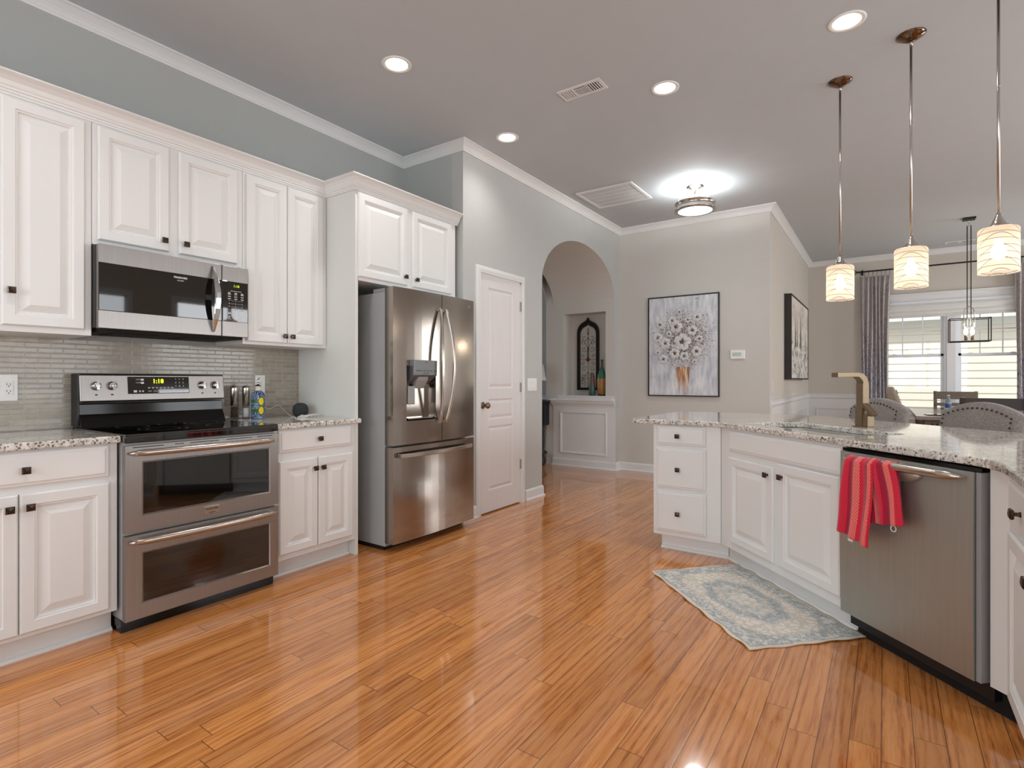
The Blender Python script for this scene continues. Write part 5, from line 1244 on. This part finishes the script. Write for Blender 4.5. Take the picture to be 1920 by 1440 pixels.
def upholstered(label, name, x, y, rz, w_, seat_z, top_z, mat, thick=.07, arch=.055, group=None, leg='wood_dark', recline=.08, depth=.46, nail=True):
    # seat towards -y (front); backrest at +y
    t = thing(name, label, 'stool' if 'stool' in name else 'chair', (x, y, 0), rz, group)
    MB().box(-w_ / 2, w_ / 2, -depth, .0, seat_z - .10, seat_z).build('seat', mat, t, bevel=.025, seg=4)
    zb = seat_z - .02; n = 20; vs = []; fs = []
    # outline in x,z: flat shoulders then a camel arch
    def top(x_):
        u = abs(x_) / (w_ / 2)
        return top_z - arch * min(1, (u / .88) ** 2.0) - (0.022 * max(0, (u - .88) / .12))
    xs = [-w_ / 2 + w_ * k / n for k in range(n + 1)]; rows = 8
    for side in (0, 1):
        for k, x_ in enumerate(xs):
            for r_ in range(rows + 1):
                v = r_ / rows; z = zb + (top(x_) - zb) * v; bul = .012 * math.sin(PI * v) * (1 - (abs(x_) / (w_ / 2)) ** 4)
                e = 1 if (0 < k < n and r_ < rows) else .72
                y = recline * v + (-thick / 2 * e - bul if side == 0 else thick / 2 * e)
                vs.append((x_ * (1 - .05 * (1 - v)), y, z))
    m = rows + 1; N_ = (n + 1) * m
    for k in range(n):
        for r_ in range(rows): fs += [(k * m + r_, (k + 1) * m + r_, (k + 1) * m + r_ + 1, k * m + r_ + 1), (N_ + k * m + r_, N_ + k * m + r_ + 1, N_ + (k + 1) * m + r_ + 1, N_ + (k + 1) * m + r_)]
        fs += [(k * m + rows, (k + 1) * m + rows, N_ + (k + 1) * m + rows, N_ + k * m + rows), (k * m, N_ + k * m, N_ + (k + 1) * m, (k + 1) * m)]
    for r_ in range(rows): fs += [(r_, r_ + 1, N_ + r_ + 1, N_ + r_), (n * m + r_, N_ + n * m + r_, N_ + n * m + r_ + 1, n * m + r_ + 1)]
    b = MB().add(vs, fs, True).build('backrest', mat, t); bv = b.modifiers.new('bevel', 'BEVEL'); bv.width = .012; bv.segments = 3; bv.limit_method = 'ANGLE'; bv.angle_limit = R(50)
    if nail:
        pts = []; hw = w_ / 2 - .045
        L_ = [(-hw, zb + .03 + q * .03) for q in range(int((top(hw) - .05 - zb) / .03))]; N2 = max(8, int(2 * hw / .028))
        A_ = [(-hw + 2 * hw * q / N2, top(-hw + 2 * hw * q / N2) - .038) for q in range(N2 + 1)]
        for x_, z_ in L_ + A_ + [(-a_, z2) for a_, z2 in L_]: pts.append((x_, z_))
        if 'nail' not in CACHE: CACHE['nail'] = MB().lathe([(.0068, -.001), (.006, .002), (.003, .0045), (.0003, .005)], 8).mesh('nailhead', 'nailhead')
        for x_, z_ in pts:
            v = (z_ - zb) / (top_z - zb); bul = .012 * math.sin(PI * min(1, v)); inst(CACHE['nail'], 'nailhead', b, (x_, recline * v - thick / 2 - bul, z_), (R(90), 0, 0))
    for sx_ in (-1, 1):
        for sy_ in (-depth + .035, -.02): MB().bar((sx_ * (w_ / 2 - .035), sy_, seat_z - .10), (sx_ * (w_ / 2 - .02), sy_ - (.01 if sy_ < -.1 else -.03), 0), .04, .04, up=(0, 1, 0)).build('leg', leg, t)
    if 'stool' in name: MB().bar((-w_ / 2 + .03, -depth + .03, .22), (w_ / 2 - .03, -depth + .03, .22), .03, .02).build('foot_rail', leg, t)
    return t
def stool(label, x, y): upholstered(label, 'bar_stool', x, y, -45, .50, .64, 1.035, 'stool_linen', .065, .06, 'upholstered bar stools')
stool('grey linen bar stool with nailheads behind the faucet', -.024 - .07, 4.90 + .03)
stool('grey linen bar stool with nailheads, nearest the right edge of the counter', .484 - .04, 4.37 + .0)
upholstered('taupe upholstered chair with nailheads at the left side of the table', 'upholstered_chair', .205, 8.15, 90, .50, .48, 1.09, 'chair_tweed', .11, .05, None, 'wood_dark', .16, .48)
t = thing('water_bottle', 'small clear water bottle on the dining table', 'bottle', (.67, 8.90, .766), 0)
MB().lathe([(.03, 0), (.033, .01), (.033, .12), (.028, .15), (.013, .185), (.013, .2)], 20).build('body', 'water_bottle', t)
MB().lathe([(.0335, .05), (.0335, .10)], 20, cap=False).build('label_band', 'bottle_label', t); MB().lathe([(.0145, .2), (.0145, .215)], 14).build('cap', 'white_plastic', t)
tag(MB().box(-.13, .13, -.09, .09, 0, .01).build('tablet', 'black_glass', loc=(.52, 7.95, .766), rot=(0, 0, R(8)), bevel=.003), 'flat black tablet lying on the near end of the dining table', 'tablet')

# lantern pendant above the table
t = thing('lantern_pendant', 'rectangular open cage pendant hanging over the dining table', 'pendant lamp', (.84, 8.55, 0), 0)
MB().box(-.06, .06, -.06, .06, CZ - .022, CZ).build('canopy', 'black_iron', t, bevel=.002)
for x_ in (-.018, .018): MB().tube([(x_, 0, 1.80), (x_, 0, CZ - .09)], .005, 8).build('stem', 'black_iron', t)
mb = MB()
for q in range(3): mb.tube([(0 + .010 * math.cos(a) * (q % 2), .010 * math.cos(a) * ((q + 1) % 2), CZ - .035 - .02 * q + .014 * math.sin(a)) for a in [2 * PI * k / 12 for k in range(12)]], .0025, 6, closed=True)
mb.box(-.026, .026, -.006, .006, CZ - .096, CZ - .086); mb.build('chain_link', 'chrome', t)
hx, hy, z0, z1 = .19, .10, 1.64, 1.915
mb = MB(); w_ = .010
for z in (z0, z1):
    for s_ in (-1, 1): mb.bar((-hx, s_ * hy, z), (hx, s_ * hy, z), w_, w_); mb.bar((s_ * hx, -hy, z), (s_ * hx, hy, z), w_, w_)
for a in (-1, 1):
    for b in (-1, 1): mb.bar((a * hx, b * hy, z0), (a * hx, b * hy, z1), w_, w_, up=(0, 1, 0))
mb.build('cage', 'black_iron', t)
mb = MB(); mb.bar((-.05, 0, 1.80), (.05, 0, 1.80), .01, .02)
for f_ in (-1, 1): mb.tube(bez([(f_ * .0, 0, 2.07), (f_ * .04, 0, 2.03), (f_ * .05, 0, 1.93), (f_ * .05, 0, 1.80)], 6), .006, 6)
mb.build('yoke', 'nickel', t)
for x_ in (-.03, .03):
    b_ = MB().lathe([(.016, 1.655), (.016, 1.72)], 12, (x_, 0, 0)).build('candle_sleeve', 'chair_tweed', t)
    MB().lathe([(.008, 1.72), (.020, 1.745), (.022, 1.765), (.012, 1.80), (.001, 1.82)], 14, (x_, 0, 0)).build('bulb', 'bulb_glow', b_)
mb = MB(); mb.bar((-hx, 0, z0), (hx, 0, z0), .01, .01); mb.build('bottom_bar', 'black_iron', t)
light('lantern_glow', 'POINT', (.84, 8.55, 1.84), (0, 0, 0), 6, (1, .86, .7), radius=.03)

# ------------------------------------------------------------------ outside the dining window
t = thing('neighbor_house', 'cream house with horizontal lap siding outside the window', 'house', (0, 14.2, 0), 0)
mb = MB(); e = .152
for k in range(17):
    z = -.3 + e * k; mb.box(-9, 12, -.0, .02, z, z + e); mb.add([(-9, -.022, z), (12, -.022, z), (12, -.004, z + e), (-9, -.004, z + e), (-9, 0, z), (12, 0, z)], [(0, 1, 2, 3), (0, 4, 5, 1)])
mb.build('siding', 'siding', t)
MB().box(-9, 12, -.03, 0, 2.28, 2.42).build('frieze_board', 'soffit_white', t); MB().box(-9, 12, -.26, .02, 2.42, 2.44).build('soffit', 'soffit_white', t); MB().box(-9, 12, -.32, -.26, 2.40, 2.55).build('gutter', 'soffit_white', t)
mb = MB(); mb.prism([(-.30, 2.52), (-.30, 2.56), (4, 4.6), (4, 4.5)], -9, 12, M=Matrix(((0, 0, 1, 0), (1, 0, 0, 0), (0, 1, 0, 0), (0, 0, 0, 1)))); mb.build('roof', 'roof_shingle', t)
tag(slab(-12, 14, YW + .2, 14.1, -.4, -.3).build('lawn', 'lawn'), 'strip of dry lawn between the two houses', 'lawn', kind='stuff')
# frames of unseen windows behind, and of those added on the right for light
def unseen_window(k, a, b, z0, z1, wall):
    mb = MB()
    def bx(u0, u1, d0, d1, c0, c1):
        if wall == 'right': mb.box(XR - d1, XR - d0, u0, u1, c0, c1)
        else: mb.box(u0, u1, YB + d0, YB + d1, c0, c1)
    for u0, u1, c0, c1 in ((a - .07, a, z0 - .07, z1 + .07), (b, b + .07, z0 - .07, z1 + .07), (a, b, z1, z1 + .07), (a, b, z0 - .07, z0)): bx(u0, u1, 0, .018, c0, c1)
    m_ = (a + b) / 2; zm = (z0 + z1) / 2
    for u0, u1, c0, c1 in ((a, a + .035, z0, z1), (b - .035, b, z0, z1), (m_ - .03, m_ + .03, z0, z1), (a, b, z0, z0 + .035), (a, b, z1 - .035, z1), (a, b, zm - .02, zm + .02)): bx(u0, u1, -.025, -.005, c0, c1)
    struct(mb, 'window_%d' % k, 'vinyl_white')
for k, (a, b, z0, z1, wl) in enumerate(((.9, 3.5, .6, 2.5, 'right'), (4.2, 6.0, .6, 2.5, 'right'), (8.4, 9.6, .6, 2.5, 'right'), (-3.0, -.8, .77, 2.47, 'back'), (.1, 2.3, .77, 2.47, 'back'))): unseen_window(k + 3, a, b, z0, z1, wl)
